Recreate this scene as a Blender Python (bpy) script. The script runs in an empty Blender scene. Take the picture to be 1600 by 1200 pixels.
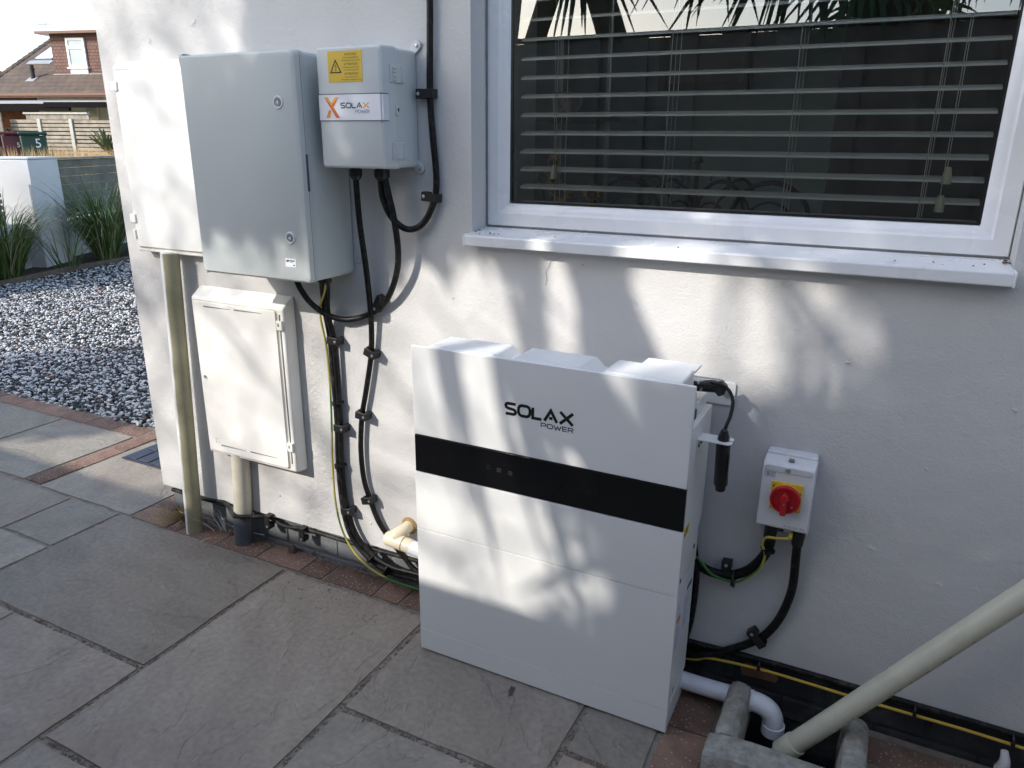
import bpy, bmesh, math, random
import numpy as np
from mathutils import Vector, Matrix, noise

random.seed(7)
rng = np.random.default_rng(7)
S = bpy.context.scene
COL = S.collection

# ------------------------------------------------------------------ camera
cd = bpy.data.cameras.new('camera'); cam = bpy.data.objects.new('camera', cd); COL.objects.link(cam)
YAW, PITCH, ROLL = -0.46507, 0.312697, 0.0090437
fw = Vector((math.sin(YAW)*math.cos(PITCH), math.cos(YAW)*math.cos(PITCH), -math.sin(PITCH)))
rt = Vector((math.cos(YAW), -math.sin(YAW), 0)); up = rt.cross(fw)
r2 = rt*math.cos(ROLL) + up*math.sin(ROLL); u2 = up*math.cos(ROLL) - rt*math.sin(ROLL)
M = Matrix((r2, u2, -fw)).transposed().to_4x4(); M.translation = (1.039, -1.745, 1.389)
cam.matrix_world = M
cd.sensor_width = 36; cd.lens = 26.225; cd.clip_start = 0.02; cd.clip_end = 500
S.camera = cam
S.render.resolution_x, S.render.resolution_y = 1024, 768

# ------------------------------------------------------------------ sky, sun, exposure
SUN = Vector((-0.61, -1.0, 0.72)).normalized()          # towards the sun
w = bpy.data.worlds.new('World'); S.world = w; w.use_nodes = True
nt = w.node_tree; bg = nt.nodes['Background']
sk = nt.nodes.new('ShaderNodeTexSky'); sk.sky_type = 'NISHITA'; sk.sun_disc = False
sk.sun_elevation = math.asin(SUN.z); sk.sun_rotation = math.atan2(SUN.x, SUN.y)
sk.air_density = 1.0; sk.dust_density = 1.2; sk.ozone_density = 0.55
nt.links.new(sk.outputs[0], bg.inputs[0]); bg.inputs[1].default_value = 0.15
sd = bpy.data.lights.new('sun', 'SUN'); sun = bpy.data.objects.new('sun', sd); COL.objects.link(sun)
sd.energy = 2.0; sd.angle = math.radians(0.55); sd.color = (1.0, 0.945, 0.87)
sun.rotation_euler = SUN.to_track_quat('Z', 'Y').to_euler()
S.view_settings.view_transform = 'Standard'; S.view_settings.look = 'None'
S.view_settings.exposure = 1.22; S.view_settings.gamma = 1.0
S.cycles.use_denoising = True
S.cycles.max_bounces = 8; S.cycles.transparent_max_bounces = 12

# ------------------------------------------------------------------ materials
def mat(name, col, rough=0.5, var=0.06, vscale=6.0, bump=0.0, bscale=60.0, metal=0.0, spec=0.5,
        stain=None, sscale=2.0, samt=0.0, obj_coords=True, bdist=0.002, detail=4.0, attr=None, coat=0.0):
    m = bpy.data.materials.new(name); m.use_nodes = True
    n = m.node_tree.nodes; l = m.node_tree.links; p = n['Principled BSDF']
    p.inputs['Roughness'].default_value = rough; p.inputs['Metallic'].default_value = metal
    p.inputs['Specular IOR Level'].default_value = spec
    if coat: p.inputs['Coat Weight'].default_value = coat
    tc = n.new('ShaderNodeTexCoord'); co = tc.outputs['Object']
    nz = n.new('ShaderNodeTexNoise'); nz.inputs['Scale'].default_value = vscale; nz.inputs['Detail'].default_value = detail
    l.new(co, nz.inputs['Vector'])
    mr = n.new('ShaderNodeMapRange'); mr.inputs['From Min'].default_value = 0.3; mr.inputs['From Max'].default_value = 0.7
    mr.inputs['To Min'].default_value = 1-var; mr.inputs['To Max'].default_value = 1+var
    l.new(nz.outputs['Fac'], mr.inputs['Value'])
    mx = n.new('ShaderNodeMix'); mx.data_type = 'RGBA'; mx.blend_type = 'MULTIPLY'; mx.inputs['Factor'].default_value = 1
    if attr:
        at = n.new('ShaderNodeAttribute'); at.attribute_name = attr; l.new(at.outputs['Color'], mx.inputs['A'])
    else:
        mx.inputs['A'].default_value = (*col, 1)
    l.new(mr.outputs[0], mx.inputs['B']); out = mx.outputs['Result']
    if stain is not None:
        n2 = n.new('ShaderNodeTexNoise'); n2.inputs['Scale'].default_value = sscale; n2.inputs['Detail'].default_value = 6
        n2.inputs['Roughness'].default_value = 0.65; l.new(co, n2.inputs['Vector'])
        m2 = n.new('ShaderNodeMapRange'); m2.inputs['From Min'].default_value = 0.5; m2.inputs['From Max'].default_value = 0.72
        m2.inputs['To Max'].default_value = samt; l.new(n2.outputs['Fac'], m2.inputs['Value'])
        mx2 = n.new('ShaderNodeMix'); mx2.data_type = 'RGBA'; l.new(m2.outputs[0], mx2.inputs['Factor'])
        l.new(out, mx2.inputs['A']); mx2.inputs['B'].default_value = (*stain, 1); out = mx2.outputs['Result']
    l.new(out, p.inputs['Base Color'])
    if bump:
        nb = n.new('ShaderNodeTexNoise'); nb.inputs['Scale'].default_value = bscale; nb.inputs['Detail'].default_value = 5
        l.new(co, nb.inputs['Vector'])
        bp = n.new('ShaderNodeBump'); bp.inputs['Strength'].default_value = bump; bp.inputs['Distance'].default_value = bdist
        l.new(nb.outputs['Fac'], bp.inputs['Height']); l.new(bp.outputs[0], p.inputs['Normal'])
    m['bs'] = 1
    return m

def nodes(m): return m.node_tree.nodes, m.node_tree.links, m.node_tree.nodes['Principled BSDF']

M_ = {}
M_['upvc'] = mat('upvc', (.83, .83, .825), .28, .02, 3, .02, 40, stain=(.55, .5, .42), sscale=9, samt=.10)
M_['white_metal'] = mat('white_powder_coat', (.80, .80, .78), .38, .015, 4, .03, 500, bdist=.0004)
def rough_noise(m, lo, hi, sc):
    n, l, p = nodes(m); t = n.new('ShaderNodeTexCoord'); z = n.new('ShaderNodeTexNoise'); z.inputs['Scale'].default_value = sc; z.inputs['Detail'].default_value = 5
    r = n.new('ShaderNodeMapRange'); r.inputs['From Min'].default_value = .35; r.inputs['From Max'].default_value = .65; r.inputs['To Min'].default_value = lo; r.inputs['To Max'].default_value = hi
    l.new(t.outputs['Object'], z.inputs['Vector']); l.new(z.outputs['Fac'], r.inputs['Value']); l.new(r.outputs[0], p.inputs['Roughness'])
rough_noise(M_['white_metal'], .28, .5, 5); rough_noise(M_['upvc'], .2, .42, 6)
M_['white_cover'] = mat('white_plastic_cover', (.80, .81, .80), .45, .02, 5)
M_['black_glass'] = mat('black_glass', (.003, .003, .0035), .08, .0, spec=.5); rough_noise(M_['black_glass'], .05, .2, 7)
M_['black_ink'] = mat('black_ink', (.006, .006, .007), .5, 0)
M_['dim_ink'] = mat('dim_icon', (.016, .016, .018), .4, 0)
M_['faint_ink'] = mat('faint_icon', (.07, .07, .075), .4, 0)
M_['grey_box'] = mat('light_grey_polyester', (.56, .595, .58), .35, .025, 3, .04, 300, bdist=.0005)
rough_noise(M_['grey_box'], .33, .42, 4)
M_['grey_side'] = mat('light_grey_rim', (.51, .545, .54), .45, .03, 3)
M_['grey_lid'] = mat('pale_grey_abs', (.61, .64, .63), .32, .02, 4)
M_['cream_box'] = mat('cream_grp', (.85, .835, .79), .5, .03, 4, .05, 150, stain=(.45, .38, .27), sscale=7, samt=.16)
M_['meter_white'] = mat('white_grp', (.86, .855, .82), .5, .03, 3, .04, 120, stain=(.62, .58, .5), sscale=4, samt=.2)
M_['cable'] = mat('black_cable', (.005, .005, .0055), .45, .3, 40, .15, 200, spec=.3, stain=(.09, .085, .08), sscale=70, samt=.35, bdist=.0006)
M_['cable_dusty'] = mat('dusty_black_cable', (.007, .007, .007), .6, .3, 30, .2, 200, spec=.3, stain=(.13, .11, .10), sscale=35, samt=.55, bdist=.0006)
M_['black_plastic'] = mat('black_plastic', (.012, .012, .013), .4, .1, 20)
M_['clip'] = mat('black_clip', (.014, .013, .013), .45, .2, 40)
M_['screw'] = mat('zinc_screw', (.55, .55, .54), .35, .1, 100, metal=.8)
M_['yellow_wire'] = mat('yellow_wire', (.62, .42, .06), .45, .1, 40)
M_['yellow'] = mat('yellow_sticker', (.72, .48, .03), .5, .04, 20)
M_['red'] = mat('red_knob', (.48, .012, .018), .35, .05, 20)
M_['orange'] = mat('orange_ink', (.85, .40, .05), .5, .02)
M_['red_ink'] = mat('red_orange_ink', (.70, .13, .04), .5, .02)
M_['slate_ink'] = mat('slate_ink', (.07, .085, .11), .5, .02)
M_['navy_ink'] = mat('navy_ink', (.03, .045, .16), .5, .02)
M_['grey_ink'] = mat('grey_ink', (.22, .22, .22), .5, .02)
M_['pale_ink'] = mat('pale_ink', (.38, .42, .52), .5, .02)
M_['sticker'] = mat('white_sticker', (.78, .79, .84), .4, .02)
M_['iso_white'] = mat('isolator_white', (.70, .71, .73), .35, .03, 12)
M_['iso_clear'] = mat('isolator_recess', (.66, .68, .70), .2, .02)
M_['pvc_white'] = mat('white_pvc', (.80, .80, .83), .3, .03, 8, stain=(.4, .38, .34), sscale=25, samt=.15)
M_['pvc_cream'] = mat('cream_pvc', (.76, .66, .48), .4, .04, 10, stain=(.5, .4, .25), sscale=18, samt=.3)
M_['pvc_beige'] = mat('beige_pvc', (.60, .57, .44), .35, .06, 8, .05, 80, stain=(.40, .39, .28), sscale=9, samt=.5)
M_['pvc_pale'] = mat('pale_cream_pipe', (.62, .58, .47), .45, .06, 10, stain=(.4, .36, .26), sscale=12, samt=.5)
M_['pvc_grey'] = mat('painted_grey_pipe', (.09, .10, .115), .5, .1, 15, stain=(.2, .19, .17), sscale=30, samt=.4)
M_['plinth'] = mat('painted_grey_brick', (.15, .16, .17), .75, .15, 14, .6, 90, stain=(.26, .26, .25), sscale=13, samt=.5, bdist=.004)
M_['plinth_dark'] = mat('black_bitumen_brick', (.028, .030, .033), .85, .2, 14, .6, 60, stain=(.10, .11, .11), sscale=11, samt=.55, bdist=.004)
M_['raw_brick'] = mat('bare_brick', (.22, .115, .07), .9, .3, 20, .8, 80, bdist=.004)
M_['mortar'] = mat('patio_mortar', (.235, .205, .165), .95, .25, 30, .9, 150, bdist=.004)
M_['concrete'] = mat('weathered_concrete', (.33, .31, .27), .95, .28, 45, 1.0, 90, stain=(.15, .14, .11), sscale=14, samt=.65, bdist=.006)
M_['soil'] = mat('soil', (.06, .042, .028), .95, .4, 25, 1, 50, bdist=.02)
M_['timber_edge'] = mat('weathered_timber_edge', (.13, .105, .075), .9, .25, 14, .5, 60)
M_['drain'] = mat('drain_cover', (.038, .042, .058), .5, .2, 18, .3, 120)
M_['dry'] = mat('dry_grass_straw', (.42, .29, .14), .8, .25, 9)
M_['weed'] = mat('dry_weed', (.30, .20, .07), .8, .3, 30)
M_['dirt'] = mat('dirt_debris', (.10, .06, .04), .95, .4, 60)
M_['sand'] = mat('sandy_grit', (.22, .17, .125), .95, .4, 80)
M_['leaf'] = mat('sword_leaf', (.05, .085, .03), .4, .35, 4)
M_['leaf_dead'] = mat('dead_sword_leaf', (.20, .15, .08), .7, .3, 4)
M_['fan'] = mat('fan_palm_leaf', (.045, .085, .03), .4, .3, 4)
M_['bark'] = mat('palm_bark', (.12, .09, .06), .95, .3, 20, .8, 60, bdist=.01)
M_['grass'] = mat('ornamental_grass', (.10, .16, .045), .55, .35, 3, attr='col')
M_['white_wall'] = mat('garden_wall_render', (.56, .57, .58), .8, .05, 3, .3, 60)
M_['fence_grey'] = mat('grey_fence_timber', (.19, .165, .135), .85, .25, 8, .4, 60)
M_['fence_dark'] = mat('dark_stained_fence', (.045, .04, .032), .8, .25, 6, .4, 40)
M_['fence_far'] = mat('grey_green_fence', (.15, .145, .12), .8, .25, 6, .4, 40)
M_['fence_pale'] = mat('silvered_fence_timber', (.30, .265, .22), .9, .25, 6, .4, 40)
M_['post'] = mat('concrete_post', (.45, .43, .38), .9, .1, 8)
M_['blind'] = mat('blind_slat', (.93, .92, .88), .4, .03, 4)
M_['cord'] = mat('blind_cord', (.70, .68, .63), .8, .05)
M_['tassel'] = mat('ivory_tassel', (.72, .66, .50), .4, .03)
M_['room'] = mat('teal_room_wall', (.26, .35, .37), .8, .05, 2)
M_['room_dark'] = mat('dark_door_recess', (.07, .075, .075), .8, .1, 2)
M_['room_pale'] = mat('pale_jamb', (.72, .74, .70), .6, .03, 2)
M_['chrome'] = mat('steel_tube', (.55, .55, .55), .3, .05, metal=.9)
M_['iron'] = mat('wrought_iron', (.02, .018, .016), .5, .2, 20)
M_['mug'] = mat('cream_mug', (.62, .50, .40), .35, .1, 60, stain=(.1, .05, .04), sscale=40, samt=.8)
M_['petal'] = mat('sunflower_petal', (.75, .40, .02), .6, .15, 20)
M_['seedhead'] = mat('sunflower_head', (.06, .03, .015), .9, .2, 60)
M_['picture'] = mat('picture_print', (.16, .16, .14), .5, .3, 3)
M_['brown_pvc'] = mat('brown_gutter', (.12, .055, .04), .4, .1)
M_['cream_paint'] = mat('cream_house_wall', (.62, .58, .48), .8, .06, 1)
M_['white_clad'] = mat('white_cladding', (.62, .61, .56), .6, .05, 1)
M_['red_brick'] = mat('red_brick', (.26, .10, .06), .9, .25, 6)
M_['far_glass'] = mat('far_window_glass', (.30, .36, .38), .12, .1, 1)
M_['skylight'] = mat('skylight_glass', (.75, .78, .85), .08, .05, 1)
M_['roof_lead'] = mat('lead_flashing', (.32, .33, .35), .6, .1, 3)
M_['bin_green'] = mat('bin_green', (.012, .05, .035), .45, .15, 3)
M_['bin_maroon'] = mat('bin_maroon', (.09, .018, .03), .45, .15, 3)
M_['bin_black'] = mat('bin_black', (.02, .02, .022), .5, .1, 3)
M_['white_paint'] = mat('white_paint', (.78, .78, .77), .5, .02)
M_['beam'] = mat('dark_beam', (.012, .011, .011), .95, .1, 1, spec=.05)
M_['carport'] = mat('carport_sheet', (.42, .42, .43), .5, .1, 1)
M_['yucca'] = mat('yucca_leaf', (.10, .12, .05), .6, .3, 2)
M_['asphalt'] = mat('asphalt', (.06, .06, .06), .9, .15, 4, .3, 100)
M_['lawn'] = mat('far_ground', (.11, .12, .06), .95, .3, 2)
M_['rock'] = mat('pebble', (1, 1, 1), .75, .12, 60, attr='col')
M_['hedge'] = mat('hedge_leaf', (.05, .08, .03), .6, .35, 3)

# house render: fine stipple, wide undulation, rough strip, hairline grime
def wall_material():
    m = mat('white_masonry_paint', (.610, .602, .588), .75, .035, 2.2, stain=(.52, .50, .46), sscale=3.2, samt=.16)
    n, l, p = nodes(m)
    tc = n.new('ShaderNodeTexCoord')
    a = n.new('ShaderNodeTexNoise'); a.inputs['Scale'].default_value = 170; a.inputs['Detail'].default_value = 4
    b = n.new('ShaderNodeTexNoise'); b.inputs['Scale'].default_value = 9; b.inputs['Detail'].default_value = 5
    c = n.new('ShaderNodeTexNoise'); c.inputs['Scale'].default_value = 55; c.inputs['Detail'].default_value = 6; c.inputs['Roughness'].default_value = .6
    for q in (a, b, c): l.new(tc.outputs['Object'], q.inputs['Vector'])
    sx = n.new('ShaderNodeSeparateXYZ'); l.new(tc.outputs['Object'], sx.inputs[0])
    # rough patch strip left of the switch box (its own finish)
    r = n.new('ShaderNodeMath'); r.operation = 'COMPARE'; r.inputs[1].default_value = -.57; r.inputs[2].default_value = .055
    l.new(sx.outputs['X'], r.inputs[0])
    b1 = n.new('ShaderNodeBump'); b1.inputs['Strength'].default_value = .5; b1.inputs['Distance'].default_value = .0026
    l.new(a.outputs['Fac'], b1.inputs['Height'])
    b2 = n.new('ShaderNodeBump'); b2.inputs['Strength'].default_value = .5; b2.inputs['Distance'].default_value = .012
    l.new(b.outputs['Fac'], b2.inputs['Height']); l.new(b1.outputs[0], b2.inputs['Normal'])
    b3 = n.new('ShaderNodeBump'); b3.inputs['Distance'].default_value = .006
    mm = n.new('ShaderNodeMath'); mm.operation = 'MULTIPLY_ADD'; mm.inputs[1].default_value = .5; mm.inputs[2].default_value = .14
    l.new(r.outputs[0], mm.inputs[0]); l.new(mm.outputs[0], b3.inputs['Strength'])
    l.new(c.outputs['Fac'], b3.inputs['Height']); l.new(b2.outputs[0], b3.inputs['Normal'])
    l.new(b3.outputs[0], p.inputs['Normal'])
    return m
M_['render'] = wall_material()

def flag_material():
    m = bpy.data.materials.new('riven_sandstone'); m.use_nodes = True
    n, l, p = nodes(m); p.inputs['Roughness'].default_value = .78; p.inputs['Specular IOR Level'].default_value = .35
    tc = n.new('ShaderNodeTexCoord'); oi = n.new('ShaderNodeObjectInfo')
    ad = n.new('ShaderNodeVectorMath'); ad.operation = 'ADD'
    sc = n.new('ShaderNodeVectorMath'); sc.operation = 'SCALE'; sc.inputs['Scale'].default_value = 37.0
    cx = n.new('ShaderNodeCombineXYZ'); l.new(oi.outputs['Random'], cx.inputs[0]); l.new(oi.outputs['Random'], cx.inputs[1])
    l.new(cx.outputs[0], sc.inputs[0]); l.new(tc.outputs['Object'], ad.inputs[0]); l.new(sc.outputs[0], ad.inputs[1])
    base = n.new('ShaderNodeValToRGB'); e = base.color_ramp.elements
    e[0].color = (.285, .243, .195, 1); e[1].color = (.308, .244, .192, 1)
    x = base.color_ramp.elements.new(.45); x.color = (.280, .250, .205, 1)
    l.new(oi.outputs['Random'], base.inputs[0])
    st = n.new('ShaderNodeMapping'); st.inputs['Scale'].default_value = (1.3, 2.6, 1)
    ra = n.new('ShaderNodeVectorRotate'); ra.rotation_type = 'Z_AXIS'; rm_ = n.new('ShaderNodeMath'); rm_.operation = 'MULTIPLY'; rm_.inputs[1].default_value = 6.3
    l.new(oi.outputs['Random'], rm_.inputs[0]); l.new(rm_.outputs[0], ra.inputs['Angle']); l.new(ad.outputs[0], ra.inputs['Vector']); l.new(ra.outputs[0], st.inputs['Vector'])
    n1 = n.new('ShaderNodeTexNoise'); n1.inputs['Scale'].default_value = 2.4; n1.inputs['Detail'].default_value = 9; n1.inputs['Roughness'].default_value = .6
    n1.inputs['Distortion'].default_value = .8; l.new(st.outputs[0], n1.inputs['Vector'])
    n2 = n.new('ShaderNodeTexNoise'); n2.inputs['Scale'].default_value = 60; n2.inputs['Detail'].default_value = 6; l.new(ad.outputs[0], n2.inputs['Vector'])
    mr = n.new('ShaderNodeMapRange'); mr.inputs['From Min'].default_value = .3; mr.inputs['From Max'].default_value = .7; mr.inputs['To Min'].default_value = .84; mr.inputs['To Max'].default_value = 1.14
    l.new(n1.outputs['Fac'], mr.inputs['Value'])
    mr2 = n.new('ShaderNodeMapRange'); mr2.inputs['From Min'].default_value = .3; mr2.inputs['From Max'].default_value = .7; mr2.inputs['To Min'].default_value = .86; mr2.inputs['To Max'].default_value = 1.12
    l.new(n2.outputs['Fac'], mr2.inputs['Value'])
    mu = n.new('ShaderNodeMath'); mu.operation = 'MULTIPLY'; l.new(mr.outputs[0], mu.inputs[0]); l.new(mr2.outputs[0], mu.inputs[1])
    mx = n.new('ShaderNodeMix'); mx.data_type = 'RGBA'; mx.blend_type = 'MULTIPLY'; mx.inputs['Factor'].default_value = 1
    l.new(base.outputs[0], mx.inputs['A']); l.new(mu.outputs[0], mx.inputs['B'])
    # iron tint patches
    n3 = n.new('ShaderNodeTexNoise'); n3.inputs['Scale'].default_value = 3.0; n3.inputs['Detail'].default_value = 4; l.new(ad.outputs[0], n3.inputs['Vector'])
    m3 = n.new('ShaderNodeMapRange'); m3.inputs['From Min'].default_value = .52; m3.inputs['From Max'].default_value = .75; m3.inputs['To Max'].default_value = .45; l.new(n3.outputs['Fac'], m3.inputs['Value'])
    mx3 = n.new('ShaderNodeMix'); mx3.data_type = 'RGBA'; l.new(m3.outputs[0], mx3.inputs['Factor']); l.new(mx.outputs['Result'], mx3.inputs['A']); mx3.inputs['B'].default_value = (.26, .19, .145, 1)
    wn_ = n.new('ShaderNodeTexWhiteNoise'); wn_.noise_dimensions = '1D'; l.new(oi.outputs['Random'], wn_.inputs['W'])
    hv = n.new('ShaderNodeHueSaturation'); hm = n.new('ShaderNodeMapRange'); hm.inputs['To Min'].default_value = .84; hm.inputs['To Max'].default_value = 1.12; l.new(wn_.outputs['Value'], hm.inputs['Value']); l.new(hm.outputs[0], hv.inputs['Value'])
    l.new(mx3.outputs['Result'], hv.inputs['Color']); l.new(hv.outputs[0], p.inputs['Base Color'])
    # riven steps: sharpened noise contours
    n4 = n.new('ShaderNodeTexNoise'); n4.inputs['Scale'].default_value = 1.7; n4.inputs['Detail'].default_value = 7; n4.inputs['Roughness'].default_value = .55; n4.inputs['Distortion'].default_value = .5
    l.new(st.outputs[0], n4.inputs['Vector'])
    ml = n.new('ShaderNodeMath'); ml.operation = 'MULTIPLY'; ml.inputs[1].default_value = 6.0; l.new(n4.outputs['Fac'], ml.inputs[0])
    sm = n.new('ShaderNodeMath'); sm.operation = 'SMOOTH_MIN'
    fl = n.new('ShaderNodeMath'); fl.operation = 'FLOOR'; l.new(ml.outputs[0], fl.inputs[0])
    fr = n.new('ShaderNodeMath'); fr.operation = 'FRACT'; l.new(ml.outputs[0], fr.inputs[0])
    sr = n.new('ShaderNodeMapRange'); sr.interpolation_type = 'SMOOTHSTEP'; sr.inputs['From Min'].default_value = .86; l.new(fr.outputs[0], sr.inputs['Value'])
    su = n.new('ShaderNodeMath'); su.operation = 'ADD'; l.new(fl.outputs[0], su.inputs[0]); l.new(sr.outputs[0], su.inputs[1])
    n.remove(sm)
    b1 = n.new('ShaderNodeBump'); b1.inputs['Strength'].default_value = .6; b1.inputs['Distance'].default_value = .004; l.new(su.outputs[0], b1.inputs['Height'])
    b2 = n.new('ShaderNodeBump'); b2.inputs['Strength'].default_value = .85; b2.inputs['Distance'].default_value = .009; l.new(n1.outputs['Fac'], b2.inputs['Height']); l.new(b1.outputs[0], b2.inputs['Normal'])
    b3 = n.new('ShaderNodeBump'); b3.inputs['Strength'].default_value = .6; b3.inputs['Distance'].default_value = .003; l.new(n2.outputs['Fac'], b3.inputs['Height']); l.new(b2.outputs[0], b3.inputs['Normal'])
    l.new(b3.outputs[0], p.inputs['Normal'])
    return m
M_['flag'] = flag_material()

def paver_material():
    m = mat('red_brown_paver', (.205, .122, .086), .9, .35, 14, .7, 160, stain=(.075, .05, .04), sscale=8, samt=.6, bdist=.003)
    n, l, p = nodes(m)
    tc = n.new('ShaderNodeTexCoord'); oi = n.new('ShaderNodeObjectInfo')
    vo = n.new('ShaderNodeTexVoronoi'); vo.inputs['Scale'].default_value = 95; l.new(tc.outputs['Object'], vo.inputs['Vector'])
    lt = n.new('ShaderNodeMapRange'); lt.inputs['From Min'].default_value = .30; lt.inputs['From Max'].default_value = .20; lt.inputs['To Max'].default_value = .8
    l.new(vo.outputs['Distance'], lt.inputs['Value'])
    g = n.new('ShaderNodeMath'); g.operation = 'GREATER_THAN'; g.inputs[1].default_value = .5
    sx = n.new('ShaderNodeSeparateColor'); l.new(vo.outputs['Color'], sx.inputs[0]); l.new(sx.outputs[0], g.inputs[0])
    mu = n.new('ShaderNodeMath'); mu.operation = 'MULTIPLY'; l.new(lt.outputs[0], mu.inputs[0]); l.new(g.outputs[0], mu.inputs[1])
    old = p.inputs['Base Color'].links[0].from_socket
    tint = n.new('ShaderNodeHueSaturation'); l.new(old, tint.inputs['Color'])
    mr = n.new('ShaderNodeMapRange'); mr.inputs['To Min'].default_value = .75; mr.inputs['To Max'].default_value = 1.35; l.new(oi.outputs['Random'], mr.inputs['Value']); l.new(mr.outputs[0], tint.inputs['Value'])
    mx = n.new('ShaderNodeMix'); mx.data_type = 'RGBA'; l.new(mu.outputs[0], mx.inputs['Factor']); l.new(tint.outputs[0], mx.inputs['A']); mx.inputs['B'].default_value = (.42, .36, .30, 1)
    l.new(mx.outputs['Result'], p.inputs['Base Color'])
    return m
M_['paver'] = paver_material()

def conduit_material():      # cream pipe greened by algae, whiter down its left side
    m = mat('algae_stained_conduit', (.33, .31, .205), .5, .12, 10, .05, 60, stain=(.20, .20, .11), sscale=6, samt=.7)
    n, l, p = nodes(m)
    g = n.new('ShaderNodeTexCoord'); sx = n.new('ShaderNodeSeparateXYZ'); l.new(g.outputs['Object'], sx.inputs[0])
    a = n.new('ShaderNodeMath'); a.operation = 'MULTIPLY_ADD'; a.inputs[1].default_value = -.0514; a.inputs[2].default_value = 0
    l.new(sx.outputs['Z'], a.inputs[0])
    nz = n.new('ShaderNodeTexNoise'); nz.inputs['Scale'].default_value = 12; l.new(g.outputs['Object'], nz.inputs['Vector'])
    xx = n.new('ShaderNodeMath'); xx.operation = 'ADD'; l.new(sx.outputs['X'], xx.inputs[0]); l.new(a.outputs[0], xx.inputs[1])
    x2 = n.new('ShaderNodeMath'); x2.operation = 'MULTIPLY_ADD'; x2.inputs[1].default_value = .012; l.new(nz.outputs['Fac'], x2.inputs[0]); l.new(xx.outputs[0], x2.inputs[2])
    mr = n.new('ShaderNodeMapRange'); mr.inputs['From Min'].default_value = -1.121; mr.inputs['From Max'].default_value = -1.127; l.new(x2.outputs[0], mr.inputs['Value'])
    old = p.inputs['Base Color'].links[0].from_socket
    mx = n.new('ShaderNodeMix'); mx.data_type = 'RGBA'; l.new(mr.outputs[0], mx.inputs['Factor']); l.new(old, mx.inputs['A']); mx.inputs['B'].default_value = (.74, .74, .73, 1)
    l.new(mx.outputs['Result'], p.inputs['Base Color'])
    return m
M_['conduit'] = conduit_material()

def earth_material():        # green wire with a yellow stripe along it
    m = mat('green_yellow_wire', (.10, .26, .05), .4, .05)
    n, l, p = nodes(m)
    ge_ = n.new('ShaderNodeNewGeometry'); sx = n.new('ShaderNodeSeparateXYZ'); l.new(ge_.outputs['Normal'], sx.inputs[0])
    tc = n.new('ShaderNodeTexCoord'); wv = n.new('ShaderNodeTexNoise'); wv.inputs['Scale'].default_value = 7; wv.inputs['Detail'].default_value = 0
    l.new(tc.outputs['Object'], wv.inputs['Vector'])
    ad = n.new('ShaderNodeMath'); ad.operation = 'MULTIPLY_ADD'; ad.inputs[1].default_value = 3.2; l.new(wv.outputs['Fac'], ad.inputs[0]); l.new(sx.outputs['X'], ad.inputs[2])
    mr = n.new('ShaderNodeMapRange'); mr.inputs['From Min'].default_value = 1.55; mr.inputs['From Max'].default_value = 1.75; l.new(ad.outputs[0], mr.inputs['Value'])
    mx = n.new('ShaderNodeMix'); mx.data_type = 'RGBA'; l.new(mr.outputs[0], mx.inputs['Factor']); mx.inputs['A'].default_value = (.05, .18, .045, 1); mx.inputs['B'].default_value = (.55, .46, .07, 1)
    l.new(mx.outputs['Result'], p.inputs['Base Color'])
    return m
M_['earth'] = earth_material()

def glass_material():
    m = bpy.data.materials.new('window_glass'); m.use_nodes = True
    n = m.node_tree.nodes; l = m.node_tree.links; n.remove(n['Principled BSDF'])
    o = n['Material Output']; t = n.new('ShaderNodeBsdfTransparent'); t.inputs[0].default_value = (.93, .96, .95, 1)
    g = n.new('ShaderNodeBsdfGlossy'); g.inputs['Roughness'].default_value = 0.0; g.inputs[0].default_value = (1, 1, 1, 1)
    f = n.new('ShaderNodeFresnel'); f.inputs[0].default_value = 1.5
    a = n.new('ShaderNodeMath'); a.operation = 'MULTIPLY'; a.inputs[1].default_value = 4.0; a.use_clamp = True; l.new(f.outputs[0], a.inputs[0])   # four surfaces of a double-glazed unit
    x = n.new('ShaderNodeMixShader'); l.new(a.outputs[0], x.inputs[0]); l.new(t.outputs[0], x.inputs[1]); l.new(g.outputs[0], x.inputs[2])
    l.new(x.outputs[0], o.inputs[0]); return m
M_['glass'] = glass_material()

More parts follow.
